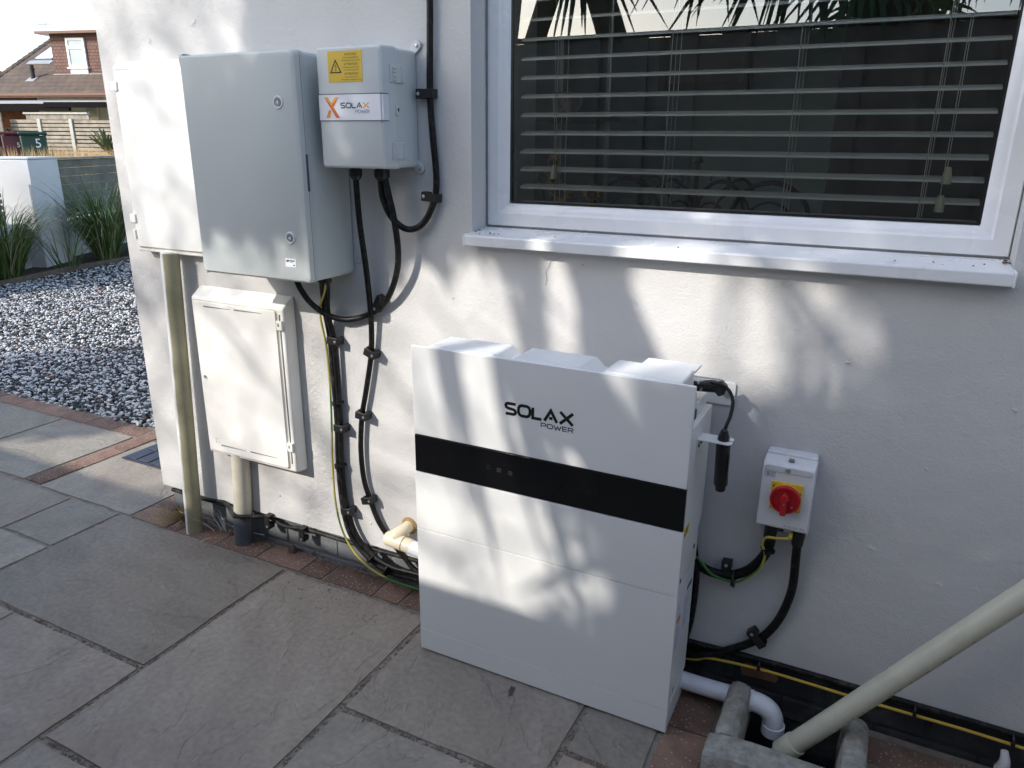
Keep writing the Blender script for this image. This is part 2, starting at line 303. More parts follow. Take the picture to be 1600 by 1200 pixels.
def tile_material(name, c1, c2, mort, sx, sy, moss):
    m = mat(name, c1, .85, .2, 2, stain=moss, sscale=1.2, samt=.55)
    n, l, p = nodes(m)
    tc = n.new('ShaderNodeTexCoord'); mp = n.new('ShaderNodeMapping'); l.new(tc.outputs['UV'], mp.inputs['Vector'])
    br = n.new('ShaderNodeTexBrick'); br.inputs['Scale'].default_value = 1; br.inputs['Brick Width'].default_value = sx; br.inputs['Row Height'].default_value = sy
    br.inputs['Mortar Size'].default_value = .012; br.inputs['Color1'].default_value = (*c1, 1); br.inputs['Color2'].default_value = (*c2, 1); br.inputs['Mortar'].default_value = (*mort, 1)
    l.new(mp.outputs[0], br.inputs['Vector'])
    mxs = [q for q in n if q.type == 'MIX' and q.blend_type == 'MULTIPLY'][0]
    l.new(br.outputs['Color'], mxs.inputs['A'])
    sp = n.new('ShaderNodeSeparateXYZ'); l.new(mp.outputs[0], sp.inputs[0])
    dv = n.new('ShaderNodeMath'); dv.operation = 'DIVIDE'; dv.inputs[1].default_value = sy; l.new(sp.outputs['Y'], dv.inputs[0])
    fr = n.new('ShaderNodeMath'); fr.operation = 'FRACT'; l.new(dv.outputs[0], fr.inputs[0])
    iv = n.new('ShaderNodeMath'); iv.operation = 'SUBTRACT'; iv.inputs[0].default_value = 1; l.new(fr.outputs[0], iv.inputs[1])
    bp = n.new('ShaderNodeBump'); bp.inputs['Strength'].default_value = .9; bp.inputs['Distance'].default_value = .05; l.new(iv.outputs[0], bp.inputs['Height']); l.new(bp.outputs[0], p.inputs['Normal'])
    return m
M_['roof_tile'] = tile_material('brown_roof_tile', (.105, .075, .058), (.13, .092, .07), (.05, .038, .03), .3, .3, (.17, .125, .055))
M_['hung_tile'] = tile_material('hung_tile', (.155, .08, .062), (.12, .064, .05), (.05, .03, .025), .17, .11, (.15, .08, .06))

# ------------------------------------------------------------------ mesh helpers
def link(name, me, m=None, parent=None, smooth=False, kind=None):
    ob = bpy.data.objects.new(name, me); COL.objects.link(ob)
    if m is not None: me.materials.append(M_[m] if isinstance(m, str) else m)
    if parent is not None: ob.parent = parent
    if smooth:
        for f in me.polygons: f.use_smooth = True
    if kind: ob['kind'] = kind
    return ob

def tag(o, label, cat, group=None):
    o['label'] = label; o['category'] = cat
    if group: o['group'] = group
    return o

def empty(name, loc, label=None, cat=None, group=None, kind=None):
    o = bpy.data.objects.new(name, None); COL.objects.link(o); o.location = loc; o.empty_display_size = .1
    if label: tag(o, label, cat, group)
    if kind: o['kind'] = kind
    return o

class MB:
    """collects geometry in world coordinates; build() makes one mesh, relative to its parent's location"""
    def __init__(s): s.v = []; s.f = []
    def add(s, vs, fs):
        k = len(s.v); s.v += [tuple(p) for p in vs]; s.f += [tuple(i+k for i in f) for f in fs]; return s
    def box(s, x0, x1, y0, y1, z0, z1):
        x0, x1 = min(x0, x1), max(x0, x1); y0, y1 = min(y0, y1), max(y0, y1); z0, z1 = min(z0, z1), max(z0, z1)
        return s.add([(x0,y0,z0),(x1,y0,z0),(x1,y1,z0),(x0,y1,z0),(x0,y0,z1),(x1,y0,z1),(x1,y1,z1),(x0,y1,z1)],
                     [(0,3,2,1),(4,5,6,7),(0,1,5,4),(1,2,6,5),(2,3,7,6),(3,0,4,7)])
    def quad(s, a, b, c, d): return s.add([a, b, c, d], [(0,1,2,3)])
    def prism(s, poly, axis, a0, a1):
        """poly: 2D outline (counter-clockwise seen from +axis); axis 'x','y' or 'z'"""
        n = len(poly)
        def P(p, a):
            return {'z': (p[0], p[1], a), 'y': (p[0], a, p[1]), 'x': (a, p[0], p[1])}[axis]
        vs = [P(p, a0) for p in poly] + [P(p, a1) for p in poly]
        fs = [tuple(range(n))[::-1], tuple(range(n, 2*n))] + [(i, (i+1) % n, n+(i+1) % n, n+i) for i in range(n)]
        return s.add(vs, fs)
    def loft(s, rings, cap=True, closed=True):
        n = len(rings[0]); vs = [p for r in rings for p in r]; fs = []
        for k in range(len(rings)-1):
            for i in range(n if closed else n-1):
                j = (i+1) % n; fs.append((k*n+i, k*n+j, (k+1)*n+j, (k+1)*n+i))
        if cap: fs.append(tuple(range(n))[::-1]); fs.append(tuple(range((len(rings)-1)*n, len(rings)*n)))
        return s.add(vs, fs)
    def cyl(s, a, b, r, n=20, r1=None):
        a = Vector(a); b = Vector(b); d = (b-a).normalized(); u = d.orthogonal().normalized(); v = d.cross(u); r1 = r if r1 is None else r1
        rg = lambda c, q: [c + (u*math.cos(2*math.pi*i/n) + v*math.sin(2*math.pi*i/n))*q for i in range(n)]
        return s.loft([rg(a, r), rg(b, r1)])
    def lathe(s, a, d, prof, n=24):
        """prof: (distance along d, radius) list"""
        a = Vector(a); d = Vector(d).normalized(); u = d.orthogonal().normalized(); v = d.cross(u)
        return s.loft([[a + d*t + (u*math.cos(2*math.pi*i/n) + v*math.sin(2*math.pi*i/n))*max(r, 1e-5) for i in range(n)] for t, r in prof])
    def tube(s, pts, r, n=12, sub=6, radii=None, straight=False):
        P = [Vector(p) for p in pts]
        if not straight:
            Q = []
            E = [P[0]*2-P[1]] + P + [P[-1]*2-P[-2]]
            R = []
            for i in range(1, len(E)-2):
                p0, p1, p2, p3 = E[i-1:i+3]
                for k in range(sub):
                    t = k/sub
                    Q.append(.5*((2*p1) + (p2-p0)*t + (2*p0-5*p1+4*p2-p3)*t*t + (3*p1-p0-3*p2+p3)*t**3))
                    if radii: R.append(radii[i-1]*(1-t) + radii[i]*t)
            Q.append(P[-1])
            if radii: R.append(radii[-1])
            P = Q
        else:
            R = radii
        rings = []; d0 = (P[1]-P[0]).normalized(); u = d0.orthogonal().normalized()
        for i, p in enumerate(P):
            d = (P[min(i+1, len(P)-1)] - P[max(i-1, 0)]).normalized()
            u = (u - d*u.dot(d)).normalized(); v = d.cross(u); q = R[i] if radii else r
            rings.append([p + (u*math.cos(2*math.pi*k/n) + v*math.sin(2*math.pi*k/n))*q for k in range(n)])
        return s.loft(rings)
    def build(s, name, m, parent=None, bevel=0.0, seg=2, smooth=None, kind=None, limit=math.radians(30), uv=None):
        off = Vector((0, 0, 0))
        if parent is not None:
            o = parent
            while o is not None: off += o.location; o = o.parent
        me = bpy.data.meshes.new(name)
        me.from_pydata([tuple(Vector(p)-off) for p in s.v], [], s.f); me.update()
        bm = bmesh.new(); bm.from_mesh(me)
        bmesh.ops.recalc_face_normals(bm, faces=bm.faces)
        if bevel:
            ed = [e for e in bm.edges if len(e.link_faces) == 2 and e.calc_face_angle(0) > limit]
            rs = bmesh.ops.bevel(bm, geom=ed, offset=bevel, segments=seg, affect='EDGES', profile=.5, clamp_overlap=True)
            mxa = max(f.calc_area() for f in bm.faces)
            for f in bm.faces: f.smooth = f.calc_area() < mxa*.02      # flat faces keep their own normals, only the rounded edges are smooth
            for f in rs['faces']: f.smooth = True
        bm.to_mesh(me); bm.free()
        sm = smooth if smooth is not None else False
        if sm:
            for f in me.polygons: f.use_smooth = True
            me.set_sharp_from_angle(angle=math.radians(38))
        return link(name, me, m, parent, kind=kind)

def thing(name, mb, m, label, cat, group=None, bevel=0.0, loc=None, **k):
    """a thing that is a single mesh; origin at loc"""
    o = mb.build(name, m, None, bevel=bevel, **k)
    return tag(o, label, cat, group)

def text(name, body, size, x, y, z, m, parent, align='CENTER', face='-y', wscale=1.0, slant=0.0, spacing=1.0):
    cu = bpy.data.curves.new(name, 'FONT'); cu.body = body; cu.size = size; cu.align_x = align; cu.resolution_u = 2; cu.shear = slant; cu.space_character = spacing
    ob = bpy.data.objects.new(name, cu); COL.objects.link(ob)
    dg = bpy.context.evaluated_depsgraph_get(); dg.update()
    me = bpy.data.meshes.new_from_object(ob.evaluated_get(dg)); me.name = name
    bpy.data.objects.remove(ob); bpy.data.curves.remove(cu)
    off = Vector((0, 0, 0)); o = parent
    while o is not None: off += o.location; o = o.parent
    for v in me.vertices:
        a, b = v.co.x*wscale, v.co.y
        P = Vector((x+a, y, z+b)) if face == '-y' else (Vector((x, y+a, z+b)) if face == '+x' else None)
        v.co = P - off
    me.materials.clear()
    return link(name, me, m, parent)

def ribbon(mb, pts, w, y, closed=False):
    """flat mitred stroke in the xz plane"""
    P = [Vector((p[0], p[1])) for p in pts]; n = len(P); L = []; R = []
    for i in range(n):
        a = P[i-1] if (i > 0 or closed) else None; c = P[(i+1) % n] if (i < n-1 or closed) else None
        if a is None: d = (c-P[i]).normalized(); q = Vector((-d.y, d.x))*w/2
        elif c is None: d = (P[i]-a).normalized(); q = Vector((-d.y, d.x))*w/2
        else:
            d1 = (P[i]-a).normalized(); d2 = (c-P[i]).normalized(); n1 = Vector((-d1.y, d1.x)); n2 = Vector((-d2.y, d2.x))
            b = (n1+n2).normalized(); q = b*(w/2)/max(b.dot(n1), .35)
        L.append(P[i]+q); R.append(P[i]-q)
    for i in range(n if closed else n-1):
        j = (i+1) % n
        mb.quad((L[i].x, y, L[i].y), (R[i].x, y, R[i].y), (R[j].x, y, R[j].y), (L[j].x, y, L[j].y))
GL = {
 'S': (1.0, [([(1,1),(.22,1),(.06,.92),(0,.78),(.06,.62),(.22,.54),(.78,.46),(.94,.38),(1,.22),(.94,.08),(.78,0),(0,0)], False)]),
 'O': (1.12, [([(.3,0),(.12,.08),(0,.3),(0,.7),(.12,.92),(.3,1),(.82,1),(1,.92),(1.12,.7),(1.12,.3),(1,.08),(.82,0)], True)]),
 'L': (.85, [([(0,1),(0,0),(.85,0)], False)]),
 'A': (1.2, [([(0,-.06),(.6,1),(1.2,-.06)], False), ([(.45,.27),(.78,.27)], False)]),
 'X': (1.2, [([(0,1.06),(1.2,-.06)], False), ([(1.2,1.06),(0,-.06)], False)]),
 'P': (.95, [([(0,-.05),(0,1),(.75,1),(.95,.85),(.95,.55),(.75,.4),(.2,.4)], False)]),
 'W': (1.5, [([(0,1.02),(.4,.02),(.75,.8)], False), ([(.7,.85),(1.1,.02),(1.5,1.02)], False)]),
 'E': (.85, [([(.85,1),(0,1),(0,0),(.85,0)], False), ([(.1,.5),(.8,.5)], False)]),
 'R': (.95, [([(0,-.05),(0,1),(.75,1),(.95,.85),(.95,.6),(.75,.45),(.2,.45)], False), ([(.6,.42),(.98,-.05)], False)]),
}
def lettering(name, word, x0, x1, z0, z1, y, wt, m, parent, gap=.28):
    tot = sum(GL[c][0] for c in word) + gap*(len(word)-1); sx = (x1-x0)/tot; h = z1-z0; x = x0; mb = MB(); k = 0
    for c in word:
        for pts, cl in GL[c][1]:
            ribbon(mb, [(x+p[0]*sx, z0+p[1]*h) for p in pts], wt, y-k*.00004, cl); k += 1
        x += (GL[c][0]+gap)*sx
    return mb.build(name, m, parent)

# ================================================================== SETTING: ground
g = MB(); g.quad((-160, -120, -.24), (120, -120, -.24), (120, 200, -.24), (-160, 200, -.24))
gr = g.build('ground', 'lawn', kind='structure')
pb = MB()      # bedding mortar under the paving, cut round the gully
for (x0, x1, y0, y1) in ((-6.5, .83, -2.74, .02), (.83, 1.14, -2.74, -.30), (1.14, 3.6, -2.74, .02), (-6.5, -1.353, .02, .60)):
    pb.quad((x0, y0, -.0075), (x1, y0, -.0075), (x1, y1, -.0075), (x0, y1, -.0075))
patio = pb.build('patio', 'mortar', kind='structure')

def slab(name, x0, x1, y0, y1, z0, z1, m, nx, ny, amp, jig, parent, seed):
    """stone with an uneven top and slightly wandering, worn edges"""
    vs = []; fs = []; cx, cy = (x0+x1)/2, (y0+y1)/2
    for j in range(ny+1):
        for i in range(nx+1):
            x = x0 + (x1-x0)*i/nx; y = y0 + (y1-y0)*j/ny
            ed = (i in (0, nx)) or (j in (0, ny))
            dx = noise.noise((x*9, y*9, seed))*jig; dy = noise.noise((x*9+7, y*9, seed+5))*jig
            z = z1 + noise.noise((x*5, y*5, seed*1.7))*amp + noise.noise((x*16, y*16, seed))*amp*.4 - (.0035 if ed else 0)
            vs.append((x+dx if i in (0, nx) else x+dx*.3, y+dy if j in (0, ny) else y+dy*.3, z))
    idx = lambda i, j: j*(nx+1)+i
    for j in range(ny):
        for i in range(nx): fs.append((idx(i,j), idx(i+1,j), idx(i+1,j+1), idx(i,j+1)))
    ring = [idx(i,0) for i in range(nx+1)] + [idx(nx,j) for j in range(1,ny+1)] + [idx(i,ny) for i in range(nx-1,-1,-1)] + [idx(0,j) for j in range(ny-1,0,-1)]
    k = len(vs); n = len(ring)
    for q in ring: vs.append((vs[q][0], vs[q][1], z0))
    for a in range(n): b = (a+1) % n; fs.append((ring[b], ring[a], k+a, k+b))
    me = bpy.data.meshes.new(name); me.from_pydata([(v[0]-cx, v[1]-cy, v[2]) for v in vs], [], fs); me.update()
    for f in me.polygons: f.use_smooth = True
    me.set_sharp_from_angle(angle=math.radians(50))
    o = link(name, me, m, parent); o.location = (cx, cy, 0)
    o.rotation_euler = (random.uniform(-.002, .002), random.uniform(-.002, .002), 0)
    return o
J = .006
FL = [(-2.02,-1.452,-.085,.47),(-2.69,-2.148,-.075,.462),(-3.45,-2.70,-.075,.462),(-4.2,-3.46,-.075,.462),(-5.0,-4.21,-.075,.462),
      (-2.45,-1.795,-.66,-.095),(-1.788,-1.504,-.368,-.095),(-1.788,-1.504,-.66,-.378),(-3.3,-2.46,-.66,-.095),(-4.1,-3.31,-.66,-.095),
      (-1.497,-.649,-.655,-.098),(-1.205,-.649,-1.24,-.667),(-1.80,-1.217,-1.24,-.667),(-2.5,-1.81,-1.24,-.667),
      (-.638,-.069,-.943,-.103),(-.638,-.069,-1.52,-.953),(-.053,.503,-.526,-.103),(-.053,.503,-1.1,-.538),
      (.514,.699,-.397,-.103),(.514,.699,-.97,-.408),(-1.497,-.649,-1.83,-1.25),(-.053,.699,-1.7,-1.11),(-2.4,-1.507,-1.83,-1.25),
      (.83,1.40,-.95,-.36),(.83,1.40,-1.55,-.96),(1.41,2.0,-1.2,-.45),(-.638,.25,-2.7,-1.85),(.26,1.2,-2.7,-1.72),(1.21,2.2,-2.7,-1.56),(-1.6,-.65,-2.7,-1.85),(-2.6,-1.61,-2.7,-1.85)]
for i, (x0, x1, y0, y1) in enumerate(FL):
    nn = lambda a: max(4, min(10, int(a/.08)))
    slab('flagstone', x0+.003, x1-.003, y0+.003, y1-.003, -.03, .0, 'flag', nn(x1-x0), nn(y1-y0), .0022, .006, patio, i*3.1)
EX = [-1.444,-1.25,-1.19,-.988,-.794,-.597,-.498,-.29,-.187,.013,.213,.413,.613,.706]
PV = [(EX[i]+.004, EX[i+1]-.004, -.088, .010) for i in range(len(EX)-1)]
PV += [(-1.443, -1.360, .018+.2*k, .212+.2*k) for k in range(3)]
PV += [(-2.134, -2.032, -.072+.2*k, .122+.2*k) for k in range(3)] + [(-2.134, -2.032, .532, .578)]
PV += [(-2.145-.2*(k+1)+.004, -2.145-.2*k-.004, .476, .578) for k in range(12)] + [(-2.024+.2*k, -1.832+.2*k, .482, .580) for k in range(3)]
PV += [(.710, .812, -.198-.2*k, -.006-.2*k) for k in range(8)]
for k in range(5):
    for j in range(4): PV.append((1.165+.2*k+(.1 if j % 2 else 0), 1.357+.2*k+(.1 if j % 2 else 0), -.096-.1*j, -.004-.1*j))
for i, (x0, x1, y0, y1) in enumerate(PV):
    slab('paver', x0, x1, y0, y1, -.04, -.001 + random.uniform(-.002, .002), 'paver', 4, 3, .0015, .005, patio, 100+i*1.3)
# sand, grit and crumbs washed into the joints and along the wall
v = []; f = []
def crumb(x, y, z, r):
    k = len(v); q = [random.uniform(.6, 1.3)*r for _ in range(5)]
    v.extend([(x-q[0], y, z), (x, y-q[1], z), (x+q[2], y, z), (x, y+q[3], z), (x, y, z+q[4]*.8)]); f.extend([(k,k+1,k+4), (k+1,k+2,k+4), (k+2,k+3,k+4), (k+3,k,k+4)])
for _ in range(900): crumb(random.uniform(-1.3, .0), random.gauss(.006, .010), random.choice((0, 0, .004)), abs(random.gauss(.002, .0015)))
for _ in range(500): crumb(random.uniform(-.6, .7), random.gauss(-.095, .01), -.003, abs(random.gauss(.002, .0012)))
for _ in range(120): crumb(random.gauss(-.38, .12), random.gauss(-.17, .05), .0005, abs(random.gauss(.0018, .001)))
for jx, ya, yb in ((-.644,-.95,-.1),(-.061,-1.1,-.1),(.508,-.9,-.25),(-1.50,-.65,-.1)):
    for _ in range(240): crumb(random.gauss(jx, .005), random.uniform(ya, yb), -.006, abs(random.gauss(.003, .0015)))
for jy, xa, xb in ((-.661,-1.4,-.65),(-.532,-.05,.5),(-.948,-.62,-.1),(-.402,.51,.7)):
    for _ in range(240): crumb(random.uniform(xa, xb), random.gauss(jy, .005), -.006, abs(random.gauss(.003, .0015)))
me = bpy.data.meshes.new('grit'); me.from_pydata(v, [], f); me.update(); link('grit', me, 'sand', patio, kind='stuff')

# gravel bed
gb = MB(); gb.quad((-7.3, .58, -.03), (-1.36, .58, -.03), (-1.36, 9, -.03), (-9.2, 9, -.03))
bed = gb.build('gravel_bed', 'soil', kind='structure')
def pebbles():
    bmx = bmesh.new(); bmesh.ops.create_icosphere(bmx, subdivisions=1, radius=1); V1 = np.array([q.co for q in bmx.verts]); F1 = np.array([[q.index for q in t.verts] for t in bmx.faces]); bmx.free()
    bmx = bmesh.new(); bmesh.ops.create_icosphere(bmx, subdivisions=2, radius=1); V2 = np.array([q.co for q in bmx.verts]); F2 = np.array([[q.index for q in t.verts] for t in bmx.faces]); bmx.free()
    AV, AF, AC = [], [], []; base = 0
    def put(n, xr, yr, V, F, s0, s1, ok):
        nonlocal base
        X = rng.uniform(*xr, n); Y = rng.uniform(*yr, n); k = ok(X, Y); X, Y = X[k], Y[k]; n = len(X)
        s = rng.uniform(s0, s1, n)
        sc = np.stack([s*rng.uniform(.8, 1.35, n), s*rng.uniform(.7, 1.1, n), s*rng.uniform(.5, .8, n)], 1)
        a = rng.uniform(0, 2*np.pi, n); ca, sa = np.cos(a), np.sin(a)
        wob = 1 + rng.uniform(-.16, .16, (n, len(V)))
        P = V[None]*sc[:, None]*wob[..., None]
        tl = rng.uniform(-.5, .5, n); ct, st_ = np.cos(tl), np.sin(tl)
        Px, Pz = P[..., 0]*ct[:, None]-P[..., 2]*st_[:, None], P[..., 0]*st_[:, None]+P[..., 2]*ct[:, None]
        x = Px*ca[:, None]-P[..., 1]*sa[:, None]+X[:, None]; y = Px*sa[:, None]+P[..., 1]*ca[:, None]+Y[:, None]
        z = Pz + (rng.uniform(-.022, .004, n))[:, None]
        AV.append(np.stack([x, y, z], -1).reshape(-1, 3)); AF.append((F[None]+(base+np.arange(n)*len(V))[:, None, None]).reshape(-1, 3)); base += n*len(V)
        t = rng.random(n); c = np.zeros((n, 3)); vv = rng.uniform(.8, 1.2, n)[:, None]
        c[:] = np.array([.045, .05, .056]); c[t < .48] = np.array([.62, .62, .61]); c[(t > .48) & (t < .64)] = np.array([.17, .175, .185]); c[t > .985] = np.array([.33, .15, .10])
        AC.append(np.repeat(c*vv, len(V), 0))
    left = lambda X, Y: (X < -1.40)
    put(9500, (-3.9, -1.4), (.585, 1.35), V2, F2, .0055, .0130, left)
    put(8500, (-5.6, -3.85), (.585, 1.35), V1, F1, .0075, .0135, left)
    put(32000, (-7.0, -1.4), (1.3, 2.9), V1, F1, .0075, .0140, lambda X, Y: X > -6.62-(Y-1.3)*.12)
    put(24000, (-7.6, -3.2), (2.6, 6.2), V1, F1, .009, .0160, lambda X, Y: X > -6.85-(Y-2.9)*.24)
    V, F, Cc = np.concatenate(AV), np.concatenate(AF), np.concatenate(AC)
    me = bpy.data.meshes.new('gravel'); me.vertices.add(len(V)); me.vertices.foreach_set('co', V.ravel())
    me.loops.add(len(F)*3); me.loops.foreach_set('vertex_index', F.ravel().astype(np.int32)); me.polygons.add(len(F)); me.polygons.foreach_set('loop_start', np.arange(0, len(F)*3, 3, dtype=np.int32))
    me.update(); me.validate()
    at = me.color_attributes.new('col', 'FLOAT_COLOR', 'POINT'); at.data.foreach_set('color', np.concatenate([Cc, np.ones((len(Cc), 1))], 1).ravel())
    me.shade_smooth()
    o = link('gravel', me, 'rock', kind='stuff'); tag(o, 'black and white pebble gravel filling the front garden bed', 'gravel')
pebbles()

# drain cover beside the house corner
dr = empty('drain_cover', (-1.73, .45, 0), 'dark slatted drain cover in the paving by the house corner', 'drain cover')
MB().box(-1.958, -1.49, .258, .72, .002, .006).build('plate', 'drain', dr)
for k in range(6):
    for j in range(4): MB().box(-1.945+.078*k, -1.945+.078*k+.068, .272+.11*j, .272+.11*j+.098, .0062, .0105).build('tread', 'drain', dr, bevel=.002, seg=1)

# ================================================================== the house
house = empty('house', (0, 0, 0), 'white rendered house with grey painted brick plinth and wide window', 'house')
XL, XR, ZB, ZT = -1.353, 4.2, .119, 2.75
OX0, OX1, OZ0, OZ1 = .041, 1.259, 1.150, 2.25
wm = MB()
# front face in strips so that the opening is real, with an uneven bottom arris
def panel(x0, x1, z0, z1): wm.quad((x0, 0, z0), (x1, 0, z0), (x1, 0, z1), (x0, 0, z1))
panel(XL+.008, OX0, ZB, ZT); panel(OX1, XR, ZB, ZT); panel(OX0, OX1, ZB, OZ0); panel(OX0, OX1, OZ1, ZT)
wm.quad((XL+.008, 0, ZB), (XL+.008, 0, ZT), (XL, .008, ZT), (XL, .008, ZB))
for (y0, y1, z0, z1) in ((.008, 1.3, ZB, ZT), (2.3, 7, ZB, ZT), (1.3, 2.3, ZB, 1.3), (1.3, 2.3, 2.0, ZT)): wm.quad((XL, y0, z0), (XL, y0, z1), (XL, y1, z1), (XL, y1, z0))  # unseen side wall, with an opening added to light the room
wm.quad((XL+.008, 0, ZB), (XR, 0, ZB), (XR, .022, ZB+.004), (XL+.03, .022, ZB+.004)); wm.quad((XL+.008, 0, ZB), (XL+.03, .022, ZB+.004), (XL+.03, 7, ZB+.004), (XL, 7, ZB))
wm.quad((OX0, 0, OZ0), (OX0, 0, OZ1), (OX0, .14, OZ1), (OX0, .14, OZ0)); wm.quad((OX1, 0, OZ0), (OX1, .14, OZ0), (OX1, .14, OZ1), (OX1, 0, OZ1))
wm.quad((OX0, 0, OZ0), (OX0, .14, OZ0), (OX1, .14, OZ0), (OX1, 0, OZ0)); wm.quad((OX0, 0, OZ1), (OX1, 0, OZ1), (OX1, .14, OZ1), (OX0, .14, OZ1))
wm.quad((XL, 0, ZT), (XR, 0, ZT), (XR, 7, ZT), (XL, 7, ZT)); wm.quad((XR, 0, 0), (XR, 7, 0), (XR, 7, ZT), (XR, 0, ZT)); wm.quad((XL, 7, 0), (XR, 7, 0), (XR, 7, ZT), (XL, 7, ZT))
wall = wm.build('wall', 'render', house)
# little scars in the render: raised crumbs, filler smears, a hairline crack below the sill
sc = MB()
for (x, z, a) in ((.264,1.10,0),(.258,1.075,0)): pass
ck = [(.300,1.118),(.272,1.103),(.266,1.088),(.258,1.075),(.262,1.055),(.258,1.040)]
for i in range(len(ck)-1):
    (a, b), (c, d) = ck[i], ck[i+1]; sc.quad((a-.0006, -.0012, b), (a+.0006, -.0012, b), (c+.0006, -.0012, d), (c-.0006, -.0012, d))
sc.build('crack', 'grey_ink', house)
sm = MB()
for (x, z, s) in ((.99,.935,.007),(.93,.295,.018),(.945,.28,.012),(-.74,.21,.005),(-.35,.2,.004),(-.5,.33,.005),(1.1,.5,.008),(1.25,.45,.01),(1.18,.72,.005),(-.9,1.72,.012),(-1.1,1.68,.008),(.36,1.1,.004),(1.31,.88,.006),(-.02,.98,.003),(.5,1.02,.003)):
    for k in range(3):
        a = random.uniform(0, 6.28); p = [(x+random.gauss(0, s*.6)+math.cos(a+i*1.26)*s*random.uniform(.3, .8), -.0004-(.0022 if i == 5 else 0), z+random.gauss(0, s*.5)+math.sin(a+i*1.26)*s*random.uniform(.2, .5)) for i in range(5)]
        cxx = tuple(sum(q[i] for q in p)/5 for i in range(3)); p.append((cxx[0], -.0028, cxx[2]))
        sm.add(p, [(i, (i+1) % 5, 5) for i in range(5)])
sm.build('render_scar', 'render', house, kind='stuff')

# plinth of painted bricks (real joints)
pl = MB(); pl.box(XL+.035, .60, .026, .1, -.3, ZB+.003); pl.box(XL+.035, XL+.1, .1, 7, -.3, ZB+.003)
plinth = pl.build('plinth', 'plinth', house)
MB().box(.601, XR, .026, .1, -.3, ZB+.003).build('plinth_core', 'plinth_dark', house)
def brick(x0, x1, z0, z1, m, y=.0215):
    b = MB(); dy = random.uniform(-.0015, .0015); b.box(x0, x1, y+dy, .05, z0, z1); return b.build('brick', m, plinth, bevel=.004, seg=2)
for (zc0, zc1, sh) in ((-.055, .008, .03), (.018, .083, .14), (.093, .117, .03)):
    x = XL + .03 + sh - .225
    while x < 2.0:
        a, b = max(x, XL+.03), x+.215
        if b > XL+.06:
            m = 'plinth' if b < .60 else 'plinth_dark'
            brick(a, b, zc0, zc1, m)
        x += .225
for k in range(3): b = MB(); b.box(XL+.024, XL+.06, .03+.225*k, .245+.225*k, .018, .083); b.build('brick', 'plinth', plinth, bevel=.004)
for k in range(3): b = MB(); b.box(XL+.024, XL+.06, .10+.225*k, .315+.225*k, .093, .117); b.build('brick', 'plinth', plinth, bevel=.004)

q = MB(); q.prism([(.848, .040), (.935, .046), (.942, .060), (.915, .080), (.860, .083), (.842, .066)], 'y', .0190, .024); q.build('spalled_patch', 'raw_brick', plinth, bevel=.002)
# window
win = empty('window', (0, 0, 0)); win.parent = house
fr = MB()
def frame_side(fr, x0, x1, z0, z1, bw=.060, yf=.080):
    # stepped upvc profile: outer flat, ogee step, glazing bead
    prof = [(0, .14), (0, yf+.004), (.003, yf), (.034, yf), (.037, yf+.003), (.041, yf+.0045), (.044, yf+.005), (.056, yf+.016), (bw, yf+.020), (bw, .14)]
    cs = [(x0, z0, 1, 1), (x1, z0, -1, 1), (x1, z1, -1, -1), (x0, z1, 1, -1)]
    rings = [[(cx+sx*p[0], p[1], cz+sz*p[0]) for p in prof] for cx, cz, sx, sz in cs]
    n = len(prof)
    for k in range(4):
        a, b = rings[k], rings[(k+1) % 4]
        fr.add(a+b, [(i, i+1, n+i+1, n+i) for i in range(n-1)])
frame_side(fr, .0425, 1.2575, 1.1735, 2.24)
fo = fr.build('frame', 'upvc', win, smooth=True)
gk = MB()
for a in ((.1020, .1085, 1.2365, 2.18), (1.1945, 1.2010, 1.2365, 2.18)): gk.box(a[0], a[1], .0995, .1045, a[2], a[3])
gk.box(.1085, 1.1945, .0995, .1045, 1.2350, 1.2400); gk.box(.1085, 1.1945, .0995, .1045, 2.176, 2.182); gk.build('gasket', 'black_plastic', win)
gp = MB(); gp.quad((.100, .1055, 1.234), (1.203, .1055, 1.234), (1.203, .1055, 2.184), (.100, .1055, 2.184)); gp.build('pane', 'glass', win)
# mitre lines at the bottom corners and scratches/dirt in the corners
for (xa, xb) in ((.046, .103), (1.254, 1.199)):
    mi = MB(); mi.quad((xa, .0797, 1.1765), (xa+.0006, .0797, 1.1760), (xb+.0006, .0985, 1.2370), (xb, .0985, 1.2375)); mi.build('mitre_joint', 'grey_ink', win)
si = MB(); si.prism([(.080, 1.1705), (.080, 1.150), (-.034, 1.134), (-.040, 1.132), (-.042, 1.134), (-.042, 1.157), (-.039, 1.160)], 'x', .0405, 1.2585)
si.build('sill', 'upvc', win, bevel=.002)
for (x0, x1) in ((.036, .0405), (1.2585, 1.263)): MB().box(x0, x1, -.0435, .004, 1.131, 1.1615).build('sill_end_cap', 'upvc', win, bevel=.0015)
gp2 = MB(); gp2.box(.0425, 1.2575, .083, .095, 1.1690, 1.1737); gp2.build('sill_gap', 'grey_ink', win)
de = MB()
for (x, y, z) in [(.075,-.02,1.1625),(.098,-.005,1.1645),(.103,-.015,1.163),(.115,-.015,1.163),(.127,-.012,1.1635),(1.19,-.01,1.164),(1.21,.01,1.166),(1.12,0,1.165),(1.05,-.01,1.164),(.28,.0,1.165),(.6,-.02,1.162)]:
    de.lathe((x, y, z), (0, 0, 1), [(0, .0022), (.001, .002), (.002, .0005)], 6)
for _ in range(26): de.lathe((random.gauss(.052, .004), random.uniform(.0, .078), 1.163+random.uniform(0, .004)), (0, 0, 1), [(0, .002), (.0012, .0015), (.002, .0004)], 5)
for _ in range(22): de.lathe((random.gauss(1.25, .006), random.uniform(.03, .078), 1.167+random.uniform(0, .003)), (0, 0, 1), [(0, .003), (.0012, .002), (.002, .0004)], 5)
